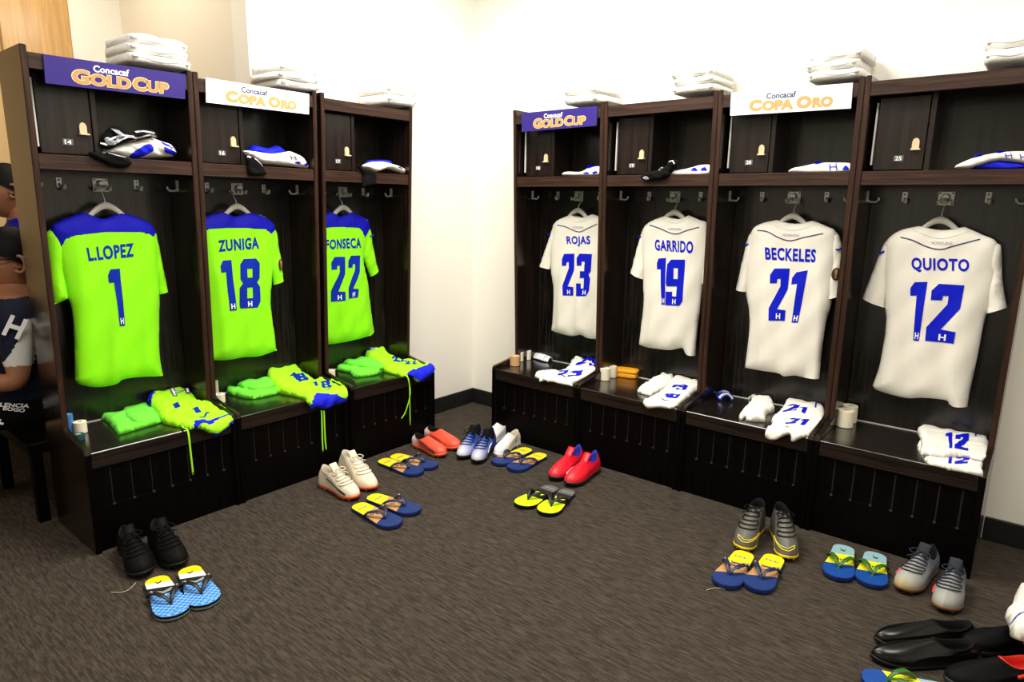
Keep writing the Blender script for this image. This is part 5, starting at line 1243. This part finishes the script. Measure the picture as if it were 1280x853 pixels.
# white lettering on the thigh of the black trousers
bc = np.array([X+.187, -2.535, .492])
for q, x0, z0, wd, hh, an in (('VIOLENCIA', .03, .010, .150, .017, -.28), ('BOGO', .05, -.014, .075, .015, -.36)):
    V, Fc = text_fill(q, .03); ca, sa = math.cos(an), math.sin(an)
    build('lettering', [bc+np.array([0, x0+((x-.5)*wd*ca-(y-.5)*hh*sa), z0+((x-.5)*wd*sa+(y-.5)*hh*ca)]) for x, y in V], Fc, 'white_ink', r1, smooth=False)
for k in range(4):
    g = G(); g.tube([bc+np.array([0, -.065+.012*k, -.005-.014*k]), bc+np.array([0, -.01+.006*k, -.016-.016*k])], .005, 6); g.out('lettering', 'white_ink', r1)
X2, Y2 = -.98, -2.20
P2 = dict(pelvis=(X2, Y2+.16, .78), waist=(X2, Y2+.12, .92), chest=(X2, Y2+.06, 1.07), neckb=(X2, Y2+.03, 1.185), neck=(X2, Y2+.02, 1.245), head=(X2, Y2-.02, 1.345),
          lsh=(X2+.17, Y2+.04, 1.155), lel=(X2+.21, Y2, .89), lwr=(X2+.10, Y2-.20, .86), rsh=(X2-.17, Y2+.04, 1.155), rel=(X2-.21, Y2, .89), rwr=(X2-.10, Y2-.20, .86),
          lhip=(X2+.09, Y2+.12, .77), lkn=(X2+.11, Y2-.28, .74), lan=(X2+.10, Y2-.22, .34), lft=(X2+.10, Y2-.34, .29), rhip=(X2-.09, Y2+.12, .77), rkn=(X2-.11, Y2-.28, .74), ran=(X2-.10, Y2-.22, .34), rft=(X2-.10, Y2-.34, .29))
r2 = person('dark-haired person in blue collar sitting higher behind the seated one', P2, (-.15, -1, 0), 1.0, False, ('blue_fabric', 'blue_fabric'), 'black_fabric', 1.135)
r = thing('massage_table', 'dark high padded table behind the seated people', 'table', (X2, Y2+.2, 0))
G().box((X2-.30, Y2+.02, .61), (X2+.30, Y2+.50, .665), 0, .012).out('padded_top', 'black_leather', r)
for sx in (-.26, .26):
    for sy in (.06, .46): G().box((X2+sx-.02, Y2+sy-.02, 0), (X2+sx+.02, Y2+sy+.02, .61), 0, .002).out('leg', 'wood_kick', r)
# ------------------------------------------------------------------ the room
def struct(name, g, m, smooth=False):
    o = g.out(name, m, smooth=smooth); o['kind'] = 'structure'; return o
m, nt, b = nodes('wall_paint')
b.inputs['Base Color'].default_value = (.89, .855, .775, 1); b.inputs['Roughness'].default_value = .7
tc = tex(nt, 'ShaderNodeTexCoord'); n = tex(nt, 'ShaderNodeTexNoise', Scale=180.0, Detail=2.0)
nt.links.new(tc.outputs['Object'], n.inputs['Vector']); bump(nt, b, n.outputs['Fac'], .04, .002)
mat('wall_cream', (.84, .77, .64), .7)
mat('ceiling_white', (.85, .85, .83), .8)
mat('base_black', (.007, .007, .0065), .55)
wood('panel_gold', (.50, .27, .07), (.62, .36, .11), .4, 2)
m, nt, b = nodes('carpet')
tc = tex(nt, 'ShaderNodeTexCoord'); mp = tex(nt, 'ShaderNodeMapping'); mp.inputs['Scale'].default_value = (16, 120, 1)
nt.links.new(tc.outputs['Object'], mp.inputs['Vector'])
n1 = tex(nt, 'ShaderNodeTexNoise', Scale=1.0, Detail=5.0, Roughness=.7, Distortion=.4); nt.links.new(mp.outputs['Vector'], n1.inputs['Vector'])
n2 = tex(nt, 'ShaderNodeTexNoise', Scale=420.0, Detail=2.0); nt.links.new(tc.outputs['Object'], n2.inputs['Vector'])
mx = tex(nt, 'ShaderNodeMath', operation='MULTIPLY_ADD'); nt.links.new(n2.outputs['Fac'], mx.inputs[0]); mx.inputs[1].default_value = .75
nt.links.new(n1.outputs['Fac'], mx.inputs[2])
r = ramp(nt, mx.outputs[0], [(.58, (.013, .011, .009)), (.86, (.040, .032, .0245)), (1.12, (.080, .064, .049))])
nt.links.new(r.outputs['Color'], b.inputs['Base Color']); b.inputs['Roughness'].default_value = 1; b.inputs['Specular IOR Level'].default_value = .1
bump(nt, b, mx.outputs[0], .6, .004)
X1, Y0, CZ = 4.6, -4.9, 2.75
struct('floor', G().box((-2.2, Y0-.1, -.08), (X1+.1, .1, 0), 0, 0), 'carpet')
struct('ceiling', G().box((-2.2, Y0-.1, CZ), (X1+.1, .1, CZ+.08), 0, 0), 'ceiling_white')
struct('wall_right', G().box((-.2, 0, 0), (X1+.1, .1, CZ), 0, 0), 'wall_paint')
struct('wall_left', G().box((-.25, -.635, 0), (0, 0, CZ), 0, 0).box((-.25, -1.43, 0), (-.117, -.635, CZ), 0, 0), 'wall_paint')
struct('wall_alcove', G().box((-1.6, -1.43, 0), (-.25, -1.34, CZ), 0, 0), 'wall_cream')
struct('wall_far', G().box((-1.62, -1.70, 0), (-1.5, -1.43, CZ), 0, 0), 'wall_paint')
struct('trim_1', G().box((-1.60, -2.03, 0), (-1.5, -1.70, CZ), 0, .004), 'panel_gold')
mat('wall_tan', (.64, .44, .21), .7)
struct('wall_back', G().box((-1.62, Y0, 0), (-1.52, -2.03, CZ), 0, 0), 'wall_tan')
struct('wall_near', G().box((-1.7, Y0-.1, 0), (X1+.1, Y0, CZ), 0, 0), 'wall_paint')
struct('wall_east', G().box((X1, Y0, 0), (X1+.1, 0, CZ), 0, 0), 'wall_paint')
def base(name, a, b): struct(name, G().box(a, b, 0, .003), 'base_black')
base('baseboard_left', (0, -.64, 0), (.012, 0, .1)); base('baseboard_right', (.012, -.012, 0), (RX0, 0, .1)); base('baseboard_east', (RX0+4*RP+.003, -.012, 0), (X1, 0, .1))
# ceiling lamps, plus an added alcove light
def area(name, loc, sx, sy, e, c=(1, .95, .87), rot=(0, 0, 0)):
    l = bpy.data.lights.new(name, 'AREA'); l.shape = 'RECTANGLE'; l.size = sx; l.size_y = sy; l.energy = e; l.color = c
    o = link(bpy.data.objects.new(name, l)); o.location = loc; o.rotation_euler = rot; return o
area('ceiling_lamp', (1.15, -1.25, CZ-.01), 1.2, 1.2, 88)
area('ceiling_lamp', (2.9, -1.5, CZ-.01), 1.2, .6, 40)
area('ceiling_lamp', (1.3, -3.1, CZ-.01), .6, 1.2, 32)
area('alcove_fill', (-.80, -1.95, CZ-.01), .9, .35, 11, (1, .91, .76))  # unseen fill light added to brighten the alcove walls
w = bpy.data.worlds.new('world'); SC.world = w; w.use_nodes = True
w.node_tree.nodes['Background'].inputs[0].default_value = (1, 1, 1, 1); w.node_tree.nodes['Background'].inputs[1].default_value = .0
SC.view_settings.view_transform = 'Standard'; SC.view_settings.look = 'None'; SC.view_settings.exposure = 0; SC.view_settings.gamma = 1
SC.view_settings.use_curve_mapping = False
